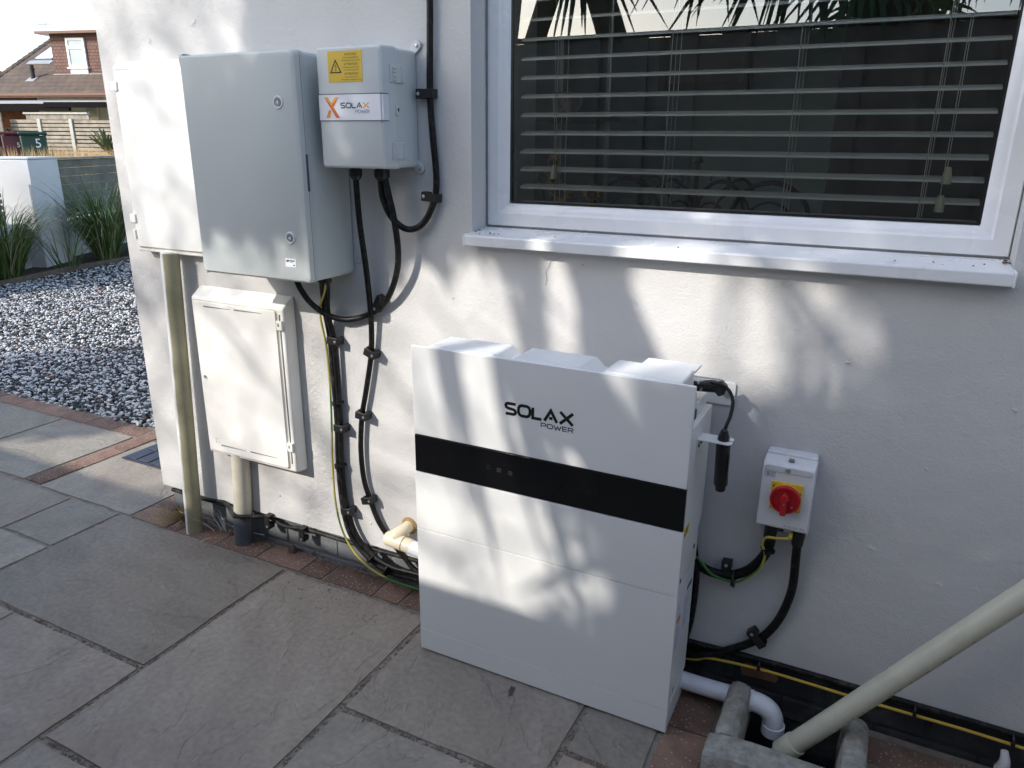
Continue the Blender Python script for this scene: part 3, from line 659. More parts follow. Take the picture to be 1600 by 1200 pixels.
de.build('sill_debris', 'dirt', win, kind='stuff')
ca = MB(); ca.tube([(.0445, .077, 1.175+.02*k) for k in range(30)], .002, 6, 2, radii=[.0018+.0018*abs(noise.noise((k*.7, 3, 1))) for k in range(30)]); ca.build('sealant_bead', 'grey_ink', win)

# room behind the window
rm = MB()
RX0, RX1, RY0, RY1, RZ0, RZ1 = -.95, 2.6, .30, 3.5, .0, 2.45
rm.quad((RX0, RY1, RZ0), (RX1, RY1, RZ0), (RX1, RY1, RZ1), (RX0, RY1, RZ1)); 
for (y0, y1, z0, z1) in ((RY0, 1.3, RZ0, RZ1), (2.3, RY1, RZ0, RZ1), (1.3, 2.3, RZ0, 1.3), (1.3, 2.3, 2.0, RZ1)): rm.quad((RX0, y0, z0), (RX0, y1, z0), (RX0, y1, z1), (RX0, y0, z1))  # same added opening on the room side, there only to let light in
for (y, ) in ((1.3,), (2.3,)): rm.quad((XL, y, 1.3), (RX0, y, 1.3), (RX0, y, 2.0), (XL, y, 2.0))
for (z, ) in ((1.3,), (2.0,)): rm.quad((XL, 1.3, z), (RX0, 1.3, z), (RX0, 2.3, z), (XL, 2.3, z))
rm.quad((RX1, RY0, RZ0), (RX1, RY1, RZ0), (RX1, RY1, RZ1), (RX1, RY0, RZ1))
rm.quad((RX0, RY0, RZ1), (RX1, RY0, RZ1), (RX1, RY1, RZ1), (RX0, RY1, RZ1)); rm.quad((RX0, RY0, RZ0), (RX1, RY0, RZ0), (RX1, RY1, RZ0), (RX0, RY1, RZ0))
for (x0, x1, z0, z1) in ((RX0, .08, RZ0, RZ1), (1.22, RX1, RZ0, RZ1), (.08, 1.22, RZ0, 1.19), (.08, 1.22, 2.2, RZ1)): rm.quad((x0, RY0, z0), (x1, RY0, z0), (x1, RY0, z1), (x0, RY0, z1))
rm.build('room_wall', 'room', house)
jm = MB()
jm.quad((.08, .14, 1.19), (.08, .30, 1.19), (.08, .30, 2.2), (.08, .14, 2.2)); jm.quad((1.22, .14, 1.19), (1.22, .30, 1.19), (1.22, .30, 2.2), (1.22, .14, 2.2)); jm.quad((.08, .14, 2.2), (1.22, .14, 2.2), (1.22, .30, 2.2), (.08, .30, 2.2))
jm.build('inner_jamb', 'room_pale', house)
MB().box(.08, 1.22, .14, .34, 1.175, 1.192).build('inner_sill', 'room_pale', house, bevel=.004)
dd = MB(); dd.box(.62, 1.5, 3.40, 3.49, 0, 2.05); dd.build('door', 'room_dark', house, bevel=.005)

# unseen block added beyond the right edge to shape sky light and bounce
ew = MB(); ew.box(2.35, 4.2, -2.6, -.002, -.1, 2.75); ew.build('unseen_light_block', 'white_wall', house)
# venetian blind
bl = empty('venetian_blind', (.64, .17, 1.23), 'white venetian blind with open slats hanging behind the window glass', 'blind')
def slat_mesh(z, thick=.0046, x0=.118, x1=1.192, y0=.128, y1=.172):
    b = MB(); n = 6; top = []; bot = []
    for i in range(n+1):
        t = i/n; y = y0+(y1-y0)*t; c = .003*(1-(2*t-1)**2) + (t-.5)*.007; top.append((y, z+c+thick/2)); bot.append((y, z+c-thick/2))
    b.prism(top[::-1]+bot, 'x', x0, x1); return b
for k in range(1, 22):
    z = 1.232+.0455*k
    if z < 2.16: slat_mesh(z).build('slat', 'blind', bl, smooth=True)
MB().box(.116, 1.194, .13, .172, 1.226, 1.2385).build('bottom_rail', 'blind', bl, bevel=.003)
for xc in (.225, .516, .802, 1.084):
    for (dx, yy) in ((-.004, .127), (.005, .173), (.0, .151)):
        c = MB(); c.cyl((xc+dx, yy, 1.24), (xc+dx, yy, 2.18), .0011 if yy != .151 else .0007, 6); c.build('ladder_cord', 'cord', bl)
for (xc, zt, yy) in ((1.122, 1.314, .118), (1.118, 1.256, .119), (.223, 1.30, .116)):
    c = MB(); c.cyl((xc-.002, yy, zt+.03), (xc-.006, yy, 2.18), .0008, 6); c.build('pull_cord', 'cord', bl)
    t = MB(); t.lathe((xc, yy, zt), (0, 0, 1), [(0, .0095), (.001, .010), (.02, .0085), (.033, .0062), (.035, .004)], 14); t.build('tassel', 'tassel', bl, smooth=True)
# things in the room
sh = empty('shelf_unit', (.0, .75, 0), 'steel tube shelf unit with dark shelf left inside the window', 'shelf')
for (x, y) in ((-.062, .8), (.118, .8), (-.28, .95)): c = MB(); c.cyl((x, y, 0), (x, y, 2.1), .009, 10); c.build('post', 'chrome', sh, smooth=True)
MB().box(-.55, .16, .72, .98, 1.458, 1.472).build('shelf_board', 'black_plastic', sh); MB().box(-.55, .16, .72, .98, .9, .915).build('shelf_board', 'black_plastic', sh)
mg = empty('mug', (-.055, .82, 1.472), 'patterned cream mug on the shelf behind the blind', 'mug')
b = MB(); b.lathe((-.055, .82, 1.472), (0, 0, 1), [(0, .034), (.004, .036), (.085, .040), (.086, .036), (.01, .031)], 20); b.build('cup', 'mug', mg, smooth=True)
b = MB(); b.tube([(-.018, .81, 1.545), (.012, .80, 1.55), (.02, .795, 1.53), (.01, .80, 1.505), (-.02, .81, 1.49)], .005, 8, 4); b.build('handle', 'mug', mg, smooth=True)
pf = empty('picture_frame', (-.2, 3.47, 1.75), 'dark framed picture on the far wall of the room', 'picture')
for bx in ((-.50, .10, 1.72, 1.77), (-.50, .10, 2.25, 2.30), (-.50, -.45, 1.77, 2.25), (.05, .10, 1.77, 2.25)): MB().box(bx[0], bx[1], 3.44, 3.49, bx[2], bx[3]).build('frame_bar', 'iron', pf)
MB().box(-.45, .05, 3.46, 3.48, 1.77, 2.25).build('print', 'picture', pf)
hb = empty('metal_headboard', (.25, 1.6, .6), 'ornate black scrolled metal bedhead seen low through the window', 'bedhead')
def arc(cx, cz, r, a0, a1, t=.009, rz=None, n=14):
    b = MB(); rz = rz or r
    b.tube([(cx+r*math.cos(a0+(a1-a0)*k/n), 1.6, cz+rz*math.sin(a0+(a1-a0)*k/n)) for k in range(n+1)], t, 7, 1); b.build('scroll', 'iron', hb, smooth=True)
pi = math.pi
for cx in (-.07, .56): arc(cx, 1.08, .16, 0, pi, .011); arc(cx, 1.06, .10, 0, pi, .006); arc(cx, 1.05, .13, .2, pi-.2, .005, .05); arc(cx, 1.04, .06, 0, pi, .005)
for s in (-1, 1):
    arc(.245+s*.11, 1.10, .10, 0, pi, .009, .14); arc(.245+s*.07, 1.10, .05, 0, pi, .006); arc(.245+s*.16, 1.12, .07, 0, pi*1.4, .006); arc(.245+s*.10, 1.24, .04, -pi/2, pi, .006); arc(.245+s*.19, 1.2, .05, 0, pi, .006)
b = MB(); b.tube([(.245, 1.6, .5), (.245, 1.6, 1.1), (.245, 1.6, 1.32)], .013, 8, 1); b.lathe((.245, 1.6, 1.31), (0, 0, 1), [(0, .013), (.008, .022), (.03, .016), (.04, .003)], 10); b.build('finial_post', 'iron', hb, smooth=True)
for x in (-.25, .74): b = MB(); b.tube([(x, 1.6, 0), (x, 1.6, 1.0), (x+(.03 if x < 0 else -.03), 1.6, 1.1)], .013, 8, 2); b.build('bed_post', 'iron', hb, smooth=True)
MB().box(-.25, .74, 1.592, 1.608, 1.0, 1.02).build('rail', 'iron', hb)
fl = empty('sunflower_bunch', (.0, .5, 1.2), 'yellow sunflowers standing inside the lower left of the window', 'flowers')
for (x, z, s, ty) in ((.052, 1.285, .034, .42), (.098, 1.245, .042, .45), (.062, 1.243, .03, .5), (.182, 1.243, .034, .5), (.03, 1.33, .03, .55)):
    b = MB()
    for k in range(13):
        a = 2*pi*k/13+x*30; c, q = math.cos(a), math.sin(a); n_ = (-q, c)
        p = lambda r, wd, dy: (x+c*r+n_[0]*wd, ty+dy, z+q*r+n_[1]*wd)
        b.add([p(s*.3, 0, 0), p(s*.65, s*.16, -.004), p(s, 0, .004), p(s*.65, -s*.16, -.004)], [(0, 1, 2, 3)])
    b.build('petals', 'petal', fl)
    b = MB(); b.lathe((x, ty+.002, z), (0, -1, 0), [(0, s*.4), (.006, s*.38), (.01, s*.2), (.011, .001)], 12); b.build('seed_head', 'seedhead', fl, smooth=True)
    b = MB(); b.tube([(x, ty, z), (x+.004, ty+.01, z-.1), (x, ty+.01, z-.35)], .003, 6, 3); b.build('stem', 'leaf', fl)

# ================================================================== boxes on the wall
def rounded(x0, x1, z0, z1, r, n=5):
    o = []
    for cx, cz, a in ((x1-r, z0+r, -pi/2), (x1-r, z1-r, 0), (x0+r, z1-r, pi/2), (x0+r, z0+r, pi)):
        for k in range(n+1): o.append((cx+r*math.cos(a+pi/2*k/n), cz+r*math.sin(a+pi/2*k/n)))
    return o
def rbox(x0, x1, z0, z1, ya, yb, r): b = MB(); b.prism(rounded(x0, x1, z0, z1, r), 'y', ya, yb); return b

# white electricity meter box
mb_ = empty('electricity_meter_box', (-1.0, 0, 1.03), 'white electricity meter box half hidden behind the grey enclosure', 'meter box')
b = MB()
b.prism([(-1.240, 1.030), (-.700, 1.030), (-.700, 1.606), (-1.240, 1.606)], 'y', -.040, -.002); b.build('surround', 'meter_white', mb_, bevel=.004)
b = MB(); b.prism([(-.040, 1.604), (-.001, 1.604), (-.001, 1.622), (-.006, 1.624), (-.030, 1.612)], 'x', -1.242, -.70); b.build('drip_top', 'meter_white', mb_, bevel=.002)
rbox(-1.2325, -.71, 1.0415, 1.5985, -.0412, -.0395, .008).build('door_shadow_gap', 'pvc_pale', mb_)
rbox(-1.228, -.715, 1.046, 1.594, -.0455, -.0405, .006).build('door', 'meter_white', mb_, bevel=.002)
for z in (1.535, 1.125):
    MB().box(-1.246, -1.219, -.051, -.036, z, z+.028).build('hinge', 'meter_white', mb_, bevel=.002)
MB().box(-1.245, -1.236, -.046, -.036, 1.07, 1.10).build('catch', 'meter_white', mb_, bevel=.001)

# conduit below it
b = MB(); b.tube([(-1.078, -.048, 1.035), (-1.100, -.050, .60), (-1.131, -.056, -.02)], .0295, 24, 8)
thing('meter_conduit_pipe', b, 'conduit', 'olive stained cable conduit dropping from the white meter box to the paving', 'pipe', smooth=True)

# cream gas meter box
gm = empty('gas_meter_box', (-.8, 0, .345), 'cream surface mounted gas meter box with slotted door', 'meter box')
gx0, gx1, gz0, gz1, gd = -1.003, -.603, .345, .897, .050
b = MB()
o = [(gx0, gz0), (gx1, gz0), (gx1, gz1), (gx0, gz1)]
b.add([(gx0-.004, -.001, gz0-.006), (gx1+.006, -.001, gz0-.004), (gx1+.006, -.001, gz1+.034), (gx0-.004, -.001, gz1+.034),
       (gx0, -gd, gz0), (gx1, -gd, gz0), (gx1, -gd, gz1), (gx0, -gd, gz1)], [(0,3,2,1), (4,5,6,7), (0,1,5,4), (1,2,6,5), (2,3,7,6), (3,0,4,7)])
b.build('surround', 'cream_box', gm, bevel=.007, seg=3)
rbox(gx0+.0065, gx1-.0245, gz0+.0085, gz1-.0065, -gd-.0012, -gd+.001, .012).build('door_shadow_gap', 'pvc_pale', gm)
gdoor = rbox(gx0+.010, gx1-.028, gz0+.012, gz1-.010, -gd-.0055, -gd+.001, .010).build('door', 'cream_box', gm, bevel=.002)
b = MB()
for r_ in ((gx0+.006, gx0+.009), ): pass
for (x0, x1, z) in ((-.941, -.822, .8725), (-.806, -.688, .8745), (-.934, -.816, .3835), (-.798, -.680, .3855)):
    q = MB(); q.prism([(x0, z-.003), (x0+.006, z-.0035), (x1, z-.0007), (x1, z+.0007), (x0, z+.0015)], 'y', -gd-.0062, -gd-.0050); q.build('vent_slot', 'grey_ink', gdoor)
q = MB(); q.lathe((-.972, -gd-.005, .625), (0, -1, 0), [(0, .009), (.0015, .009), (.002, .007), (.0005, .006)], 18); q.build('lock', 'cream_box', gdoor, smooth=True)
q = MB(); q.lathe((-.972, -gd-.0054, .625), (0, -1, 0), [(0, .0045), (.0012, .0045)], 12); q.build('key_slot', 'grey_ink', gdoor)
q = MB()
for (x0, x1, z0, z1) in ((-.958, -.942, .404, .4055), (-.958, -.9565, .388, .404), (-.958, -.950, .3865, .388), (-.9435, -.942, .388, .3955)): q.box(x0, x1, -gd-.0062, -gd-.005, z0, z1)
q.build('moulded_mark', 'pvc_pale', gdoor)
for z in (.828, .420):
    MB().box(gx1-.026, gx1-.004, -gd-.007, -gd+.004, z, z+.030).build('hinge', 'cream_box', gm, bevel=.0015)
    MB().box(gx1-.020, gx1-.014, -gd-.0076, -gd-.006, z+.012, z+.022).build('hinge_slot', 'grey_ink', gm)
MB().box(gx1-.018, gx1-.014, -gd-.002, -gd+.002, gz0+.03, gz1-.02).build('door_gap', 'grey_ink', gm)

gpipe = empty('gas_riser_pipe', (-.89, -.03, 0), 'cream pipe below the gas box with a dark grey painted foot', 'pipe')
b = MB(); b.tube([(-.880, -.026, .36), (-.8905, -.027, .2), (-.899, -.029, .112)], .0312, 22, 3); b.build('sleeve', 'pvc_pale', gpipe, smooth=True)
b = MB(); b.tube([(-.8985, -.029, .116), (-.902, -.030, .06), (-.908, -.031, -.02)], .0338, 22, 3); b.build('foot', 'pvc_grey', gpipe, smooth=True)
b = MB(); b.cyl((-.9028, -.030, .052), (-.9033, -.030, .046), .0350, 22); b.build('collar', 'pvc_grey', gpipe, smooth=True)

# grey polyester enclosure
ge = empty('grey_enclosure', (-.555, 0, 1.02), 'large light grey wall enclosure with two round locks', 'enclosure')
ex0, ex1, ez0, ez1 = -.757, -.351, 1.019, 1.607
rbox(ex0+.003, ex1-.003, ez0+.002, ez1-.002, -.160, -.004, .012).build('body', 'grey_box', ge, bevel=.003)
rbox(ex0, ex1, ez0, ez1, -.176, -.1615, .014).build('body_rim', 'grey_side', ge, bevel=.002)
b = MB()
fr0 = rounded(ex0, ex1, ez0, ez1, .014); fr1 = rounded(ex0+.002, ex1-.002, ez0+.002, ez1-.002, .014); fr2 = rounded(ex0+.008, ex1-.012, ez0+.008, ez1-.008, .012)
b.loft([[(p[0], -.1785, p[1]) for p in fr0], [(p[0], -.194, p[1]) for p in fr1], [(p[0], -.200, p[1]) for p in fr2]]); edoor = b.build('door', 'grey_box', ge, smooth=True)
MB().box(ex1-.030, ex1-.0005, -.1782, -.1758, ez0+.012, ez1-.012).build('door_seal', 'grey_ink', ge)
b = MB(); b.prism(rounded(1.263-1.0, 1.355-1.0, 0, .008, .003), 'x', ex1-.0025, ex1+.0004)
b = rbox(0, 1, 0, 1, 0, 1, .1)
b = MB(); b.box(ex1-.004, ex1+.0012, -.1805, -.1725, 1.262, 1.356); b.build('finger_notch', 'slate_ink', ge, bevel=.001)
for (cx, cz) in ((ex0+.004, ez1-.006), (ex0+.006, ez0+.006)):
    pass
b = MB(); b.prism([(ex0-.004, ez1-.026), (ex0+.006, ez1-.026), (ex0+.014, ez1+.004), (ex0+.004, ez1+.002), (ex0-.004, ez1-.006)], 'y', -.193, -.165); b.build('hinge_corner', 'grey_side', ge, bevel=.002)
b = MB(); b.prism([(ex0-.003, ez0+.02), (ex0+.006, ez0-.003), (ex0+.014, ez0+.002), (ex0+.006, ez0+.022)], 'y', -.193, -.165); b.build('hinge_corner', 'grey_side', ge, bevel=.002)
for (x, z) in ((-.411, 1.482), (-.407, 1.140)):
    q = MB(); q.lathe((x, -.1995, z), (0, -1, 0), [(0, .0165), (.002, .0165), (.0035, .015), (.0035, .012), (.001, .0115)], 28); lk = q.build('lock', 'iso_white', ge, smooth=True)
    q = MB(); q.lathe((x, -.2008, z), (0, -1, 0), [(0, .010), (.0015, .0095)], 20); q.build('lock_insert', 'grey_ink', lk)
    q = MB(); q.prism([(x-.005, z), (x+.003, z-.005), (x+.003, z+.005)], 'y', -.2042, -.2022); q.build('lock_key', 'sticker', lk)
MB().box(-.4315, -.3945, -.2008, -.2002, 1.0615, 1.084).build('maker_label', 'sticker', ge)
q = MB(); q.prism([(-.429, 1.0755), (-.420, 1.0755), (-.4165, 1.080), (-.4255, 1.080)], 'y', -.2013, -.2009); q.box(-.4155, -.3985, -.2013, -.2009, 1.0775, 1.080); q.box(-.4155, -.4045, -.2013, -.2009, 1.0745, 1.0755); q.box(-.4045, -.398, -.2013, -.2009, 1.0655, 1.068); q.build('label_print', 'black_ink', ge)
for z in (1.052, 1.545):
    MB().box(ex1-.004, ex1+.022, -.005, -.001, z, z+.034).build('mounting_lug', 'grey_side', ge, bevel=.003)
    q = MB(); q.lathe((ex1+.012, -.005, z+.017), (0, -1, 0), [(0, .0045), (.0015, .004)], 10); q.build('lug_screw', 'screw', ge)
for gx, gy in ((-.494, -.10), (-.395, -.10), (-.378, -.10)):
    q = MB(); q.cyl((gx, gy, 1.021), (gx, gy, 1.008), .014, 14); q.build('cable_grommet', 'black_plastic', ge)

# small switch box with stickers
sb = empty('backup_switch_box', (-.22, 0, 1.32), 'small pale grey box with yellow warning sticker and orange X logo', 'switch box')
sx0, sx1, sz0, sz1 = -.322, -.119, 1.321, 1.613
rbox(sx0+.003, sx1-.001, sz0+.004, sz1-.003, -.0905, -.002, .008).build('base', 'grey_lid', sb, bevel=.003)
rbox(sx0-.001, sx1+.003, sz0+.001, sz1, -.101, -.0912, .009).build('base_flange', 'grey_lid', sb, bevel=.003)
b = MB(); a0 = rounded(sx0, sx1+.002, sz0+.001, sz1, .009); a1 = rounded(sx0+.001, sx1-.003, sz0+.003, sz1-.002, .008); a2 = rounded(sx0+.006, sx1-.009, sz0+.008, sz1-.007, .006)
b.loft([[(p[0], -.1018, p[1]) for p in a0], [(p[0], -.147, p[1]) for p in a1], [(p[0], -.152, p[1]) for p in a2]]); b.build('lid', 'grey_lid', sb, smooth=True)
for z in (1.548, 1.366):
    lt = MB(); lt.box(sx1-.002, sx1+.006, -.122, -.066, z-.020, z+.022); lo = lt.build('latch', 'grey_lid', sb, bevel=.002)
    MB().box(sx1+.004, sx1+.0078, -.082, -.070, z-.016, z+.018).build('latch_tab', 'grey_lid', lo, bevel=.001)
    for k in range(4): MB().box(sx1+.005, sx1+.0085, -.118, -.102, z-.015+.009*k, z-.011+.009*k).build('latch_rib', 'grey_lid', lo, bevel=.0008)
MB().box(sx1-.002, sx1+.008, -.106, -.094, 1.452, 1.476).build('seal_eye', 'grey_lid', sb, bevel=.002)
q = MB(); q.box(sx1+.0075, sx1+.0086, -.1025, -.0975, 1.461, 1.469); q.build('seal_hole', 'black_ink', sb)
for (x, z, dx, dz) in ((-.1135, 1.6225, .014, .014), (-.1135, 1.3215, .014, -.014), (-.328, 1.6225, -.012, .012), (-.328, 1.3215, -.012, -.012)):
    q = MB(); s = 1 if dx > 0 else -1; t = 1 if dz > 0 else -1
    q.prism([(x-s*.016, z-t*.030), (x+s*.010, z-t*.006), (x+s*.012, z+t*.004), (x+s*.004, z+t*.013), (x-s*.006, z+t*.012), (x-s*.022, z-t*.002)][::(1 if s*t > 0 else -1)], 'y', -.007, -.001); q.build('mounting_foot', 'grey_lid', sb, bevel=.002)
    q = MB(); q.lathe((x, -.007, z), (0, -1, 0), [(0, .0055), (.002, .005), (.003, .003)], 12); q.build('foot_screw', 'screw', sb, smooth=True)
for x in (-.285, -.215): MB().box(x-.006, x+.006, -.108, -.085, sz1, sz1+.004).build('hinge', 'grey_lid', sb, bevel=.001)
for x, y, r in ((-.274, -.075, .015), (-.192, -.070, .0185)):
    q = MB(); q.lathe((x, y, sz0+.004), (0, 0, -1), [(0, r*.9), (.006, r*.9), (.0061, r*1.12), (.024, r*1.12), (.032, r*.8), (.036, r*.5)], 8 if r > .1 else 12); q.build('cable_gland', 'black_plastic', sb)
YF = -.1525
MB().box(-.282, -.177, YF-.0006, YF+.0002, 1.529, 1.6005).build('warning_sticker', 'yellow', sb)
ys = YF-.0010
q = MB(); ribbon(q, [(-.274, 1.5515), (-.242, 1.5515), (-.258, 1.5795)], .0030, ys, True); ribbon(q, [(-.2565, 1.5715), (-.2605, 1.5645), (-.2555, 1.5655), (-.2580, 1.5575)], .0013, ys-.0001); q.prism([(-.2600, 1.5585), (-.2575, 1.5545), (-.2555, 1.5590)], 'y', ys-.0002, ys-.0001); q.build('voltage_triangle', 'black_ink', sb)
for t_, sz_, zz in (('ACHTUNG!', .0072, 1.5910), ('Auch bei ausgeschaltetem', .0047, 1.5845), ('Hauptschalter unter Spannung', .0047, 1.5783), ('ATTENTION!', .0072, 1.5685), ('Voltage also present when', .0047, 1.5622), ('main switch is turned off', .0047, 1.5562), ('ATTENTION!', .0072, 1.5465), ('Sous tension même si', .0047, 1.5402), ("l'interrupteur principal est coupé", .0047, 1.5342)):
    text('warning_text', t_, sz_, -.2105, ys, zz-.001, 'black_ink', sb)
MB().box(sx0+.004, sx1-.0075, YF-.0006, YF+.0002, 1.4395, 1.5005).build('brand_strip', 'sticker', sb)
MB().box(sx1-.0075, sx1-.0010, -.1505, -.128, 1.4395, 1.5005).build('brand_strip_fold', 'sticker', sb)
for z in (1.5005, 1.4375): MB().box(sx0+.003, sx1-.0008, YF-.0008, -.128, z, z+.002).build('strip_line', 'slate_ink', sb)
q = MB(); q.prism([(-.300, 1.4945), (-.2885, 1.4945), (-.2530, 1.4455), (-.2650, 1.4455)], 'y', ys-.0001, ys); q.build('logo_stroke', 'orange', sb)
q = MB(); q.prism([(-.300, 1.4945), (-.2650, 1.4455), (-.2530, 1.4455), (-.2705, 1.4665), (-.2780, 1.4745)], 'y', ys-.0003, ys-.0002); q.build('logo_shade', 'red_ink', sb)
q = MB(); q.prism([(-.2550, 1.4945), (-.2670, 1.4945), (-.2790, 1.4785), (-.2720, 1.4705)], 'y', ys-.0001, ys); q.prism([(-.2968, 1.4455), (-.2850, 1.4455), (-.2790, 1.4600), (-.2850, 1.4655)], 'y', ys-.0001, ys); q.build('logo_stroke', 'orange', sb)
q = MB(); q.prism([(-.2550, 1.4945), (-.2720, 1.4705), (-.2765, 1.4750)], 'y', ys-.0003, ys-.0002); q.prism([(-.2968, 1.4455), (-.2850, 1.4655), (-.2815, 1.4625)], 'y', ys-.0003, ys-.0002); q.build('logo_shade', 'red_ink', sb)
lettering('brand_lettering', 'SOLA', -.2485, -.1830, 1.4690, 1.4800, ys, .0030, 'slate_ink', sb)
lettering('brand_lettering', 'X', -.1795, -.1620, 1.4690, 1.4800, ys, .0028, 'orange', sb)
lettering('brand_lettering', 'POWER', -.2030, -.1610, 1.4565, 1.4635, ys, .0010, 'slate_ink', sb)

# ================================================================== the inverter and battery stack
iv = empty('inverter_battery_stack', (.358, -.15, 0), 'white floor standing inverter and battery stack with black display band', 'inverter')
FYY = -.242; ix0, ix1 = .0, .717
def fpanel(name, z0, z1, y0=FYY, y1=FYY+.006, m='white_metal', x0=ix0, x1=ix1, bv=.0022): return MB().box(x0, x1, y0, y1, z0, z1).build(name, m, iv, bevel=bv)
fpanel('inverter_front', .6665, .905, FYY, FYY+.010)
fpanel('display_band', .5610, .6645, FYY+.001, FYY+.012, 'black_glass', .0015, .7155, .001)
fpanel('inverter_skirt', .3926, .5590, FYY, FYY+.012, bv=.001)
fpanel('battery_front', .0731, .3906, FYY, FYY+.012, bv=.001)
fpanel('base_front', .006, .0718, FYY, FYY+.012, bv=.001)
b = MB(); b.prism([(-.230, .3945), (-.056, .3945), (-.056, .486), (-.030, .510), (-.030, .800), (-.230, .800)], 'x', ix0+.003, ix1-.003); b.build('inverter_body', 'white_metal', iv, bevel=.002)
MB().box(ix0+.003, ix1-.003, -.230, -.062, .0745, .3925).build('battery_body', 'white_metal', iv, bevel=.002)
MB().box(ix0+.002, ix1-.002, -.231, -.080, .004, .0725).build('base', 'white_metal', iv, bevel=.002)
# cover over the cable connections: ridged plateau with two dips
pr = [(.022, .880), (.046, .9065), (.228, .9065), (.252, .884), (.262, .884), (.284, .9065), (.452, .9065), (.476, .884), (.487, .884), (.508, .9065), (.686, .9065), (.686, .802), (.022, .802)]
b = MB(); b.prism(pr[::-1], 'y', -.2315, -.122); b.build('top_cover', 'white_cover', iv, bevel=.006, seg=3)
b = MB(); b.prism([(.560, .9040), (.575, .9045), (.688, .9045), (.688, .8985), (.566, .8985)][::-1], 'y', -.124, -.066); b.build('cover_flap', 'white_cover', iv, bevel=.002)
MB().box(.02, .7, -.122, -.034, .801, .83).build('connection_tray', 'white_metal', iv, bevel=.002)
MB().box(.566, .690, -.220, -.10, .803, .85).build('connector_housing', 'black_plastic', iv, bevel=.004)
MB().box(.694, .7005, -.225, -.19, .802, .868).build('end_bracket', 'white_metal', iv, bevel=.001)
b = MB(); b.prism([(-.19, .802), (-.10, .802), (-.10, .83), (-.16, .862), (-.19, .862)], 'x', .690, .6935); b.build('end_bracket', 'white_metal', iv)
MB().box(.702, .716, -.222, -.205, .822, .846).build('rubber_plug', 'black_plastic', iv, bevel=.003)
b = MB(); b.prism(rounded(.640, .760, .795, .852, .006), 'y', -.006, -.001); b.build('wall_bracket', 'white_metal', iv, bevel=.001)
b = MB(); b.lathe((.742, -.006, .824), (0, -1, 0), [(0, .0105), (.002, .0105), (.0021, .008), (.006, .0075), (.007, .005)], 16); b.build('bracket_bolt', 'screw', iv, smooth=True)
# brand on the front, printed
lettering('brand_lettering', 'SOLAX', .2685, .4430, .7695, .7955, FYY-.0004, .0074, 'black_ink', iv)
lettering('brand_lettering', 'POWER', .3630, .4440, .7505, .7610, FYY-.0004, .0022, 'black_ink', iv)
for x, z in ((.221, .6165), (.250, .615), (.282, .6132), (.436, .6085), (.462, .6083), (.487, .6080), (.513, .6078)):
    q = MB(); s_ = .0045; ribbon(q, [(x-s_, z-s_), (x+s_, z-s_), (x+s_, z+s_), (x-s_, z+s_)], .0009, FYY+.0004, True)
    if .24 < x < .29: ribbon(q, [(x-.002, z), (x+.002, z+.001)], .0012, FYY+.0004)
    q.build('display_icon', 'dim_ink' if not .24 < x < .29 else 'faint_ink', iv)
# stickers on the right side
SXX = ix1-.003
MB().box(SXX, SXX+.0006, -.224, -.176, .532, .556).build('hazard_sticker', 'yellow', iv)
q = MB(); q.prism([(-.221, .536), (-.207, .536), (-.214, .550)], 'x', SXX+.0007, SXX+.0009); q.box(SXX+.0007, SXX+.0009, -.203, -.180, .549, .551); q.box(SXX+.0007, SXX+.0009, -.203, -.183, .544, .546); q.box(SXX+.0007, SXX+.0009, -.203, -.186, .539, .541); q.build('sticker_print', 'black_ink', iv)
for y, z in ((-.095, .452), (-.214, .420)):
    q = MB(); q.lathe((SXX, y, z), (1, 0, 0), [(0, .006), (.001, .006), (.0015, .004)], 14); q.build('recess_screw', 'black_plastic', iv)
MB().box(SXX, SXX+.0005, -.222, -.075, .215, .372).build('rating_label', 'sticker', iv)
q = MB(); q.box(SXX+.0006, SXX+.0009, -.130, -.085, .345, .358); q.build('label_barcode', 'slate_ink', iv)
q = MB(); q.box(SXX+.0006, SXX+.0009, -.214, -.182, .300, .314); q.build('label_red_mark', 'red_ink', iv)
q = MB()
for k in range(12): q.box(SXX+.0006, SXX+.0008, -.150, -.150+.02+.04*random.random(), .330-.0075*k, .3325-.0075*k)
for k in range(9): q.box(SXX+.0006, SXX+.0008, -.216, -.216+.015+.03*random.random(), .290-.008*k, .293-.008*k)
for k in range(3): q.box(SXX+.0006, SXX+.0008, -.214, -.190, .340-.01*k, .343-.01*k)
q.build('label_print', 'pale_ink', iv)
q = MB(); q.box(SXX, SXX+.0006, -.190, -.184, .090, .100); q.box(SXX, SXX+.0006, -.190, -.186, .082, .086); q.build('panel_mark', 'grey_ink', iv)

# cables tied at the right end of the cover, wifi dongle and its lead
cb = empty('connector_bundle', (.71, -.09, .86), 'black plugs and leads leaving the right end of the inverter cover', 'connectors')
for a, c, r in (((.68, -.12, .872), (.735, -.075, .862), .0075), ((.68, -.10, .862), (.74, -.070, .868), .006), ((.68, -.08, .852), (.742, -.060, .850), .009)):
    q = MB(); q.cyl(a, c, r, 10); q.build('plug', 'black_plastic', cb, bevel=.001)
q = MB(); q.prism([(.716, .858), (.740, .872), (.752, .862), (.748, .845), (.735, .838)], 'y', -.085, -.060); q.build('plug_body', 'black_plastic', cb, bevel=.003)
for k, (x, z) in enumerate(((.694, .880), (.690, .868), (.693, .852))):
    q = MB(); q.lathe((x, -.125+.02*k, z), (1, 0, 0), [(0, .005), (.004, .005), (.005, .003)], 10); q.build('end_screw', 'screw', cb)
C9 = [(.689,-.09,.866),(.712,-.09,.873),(.733,-.09,.873),(.757,-.09,.861),(.771,-.10,.840),(.773,-.12,.812),(.769,-.14,.792),(.768,-.15,.770)]
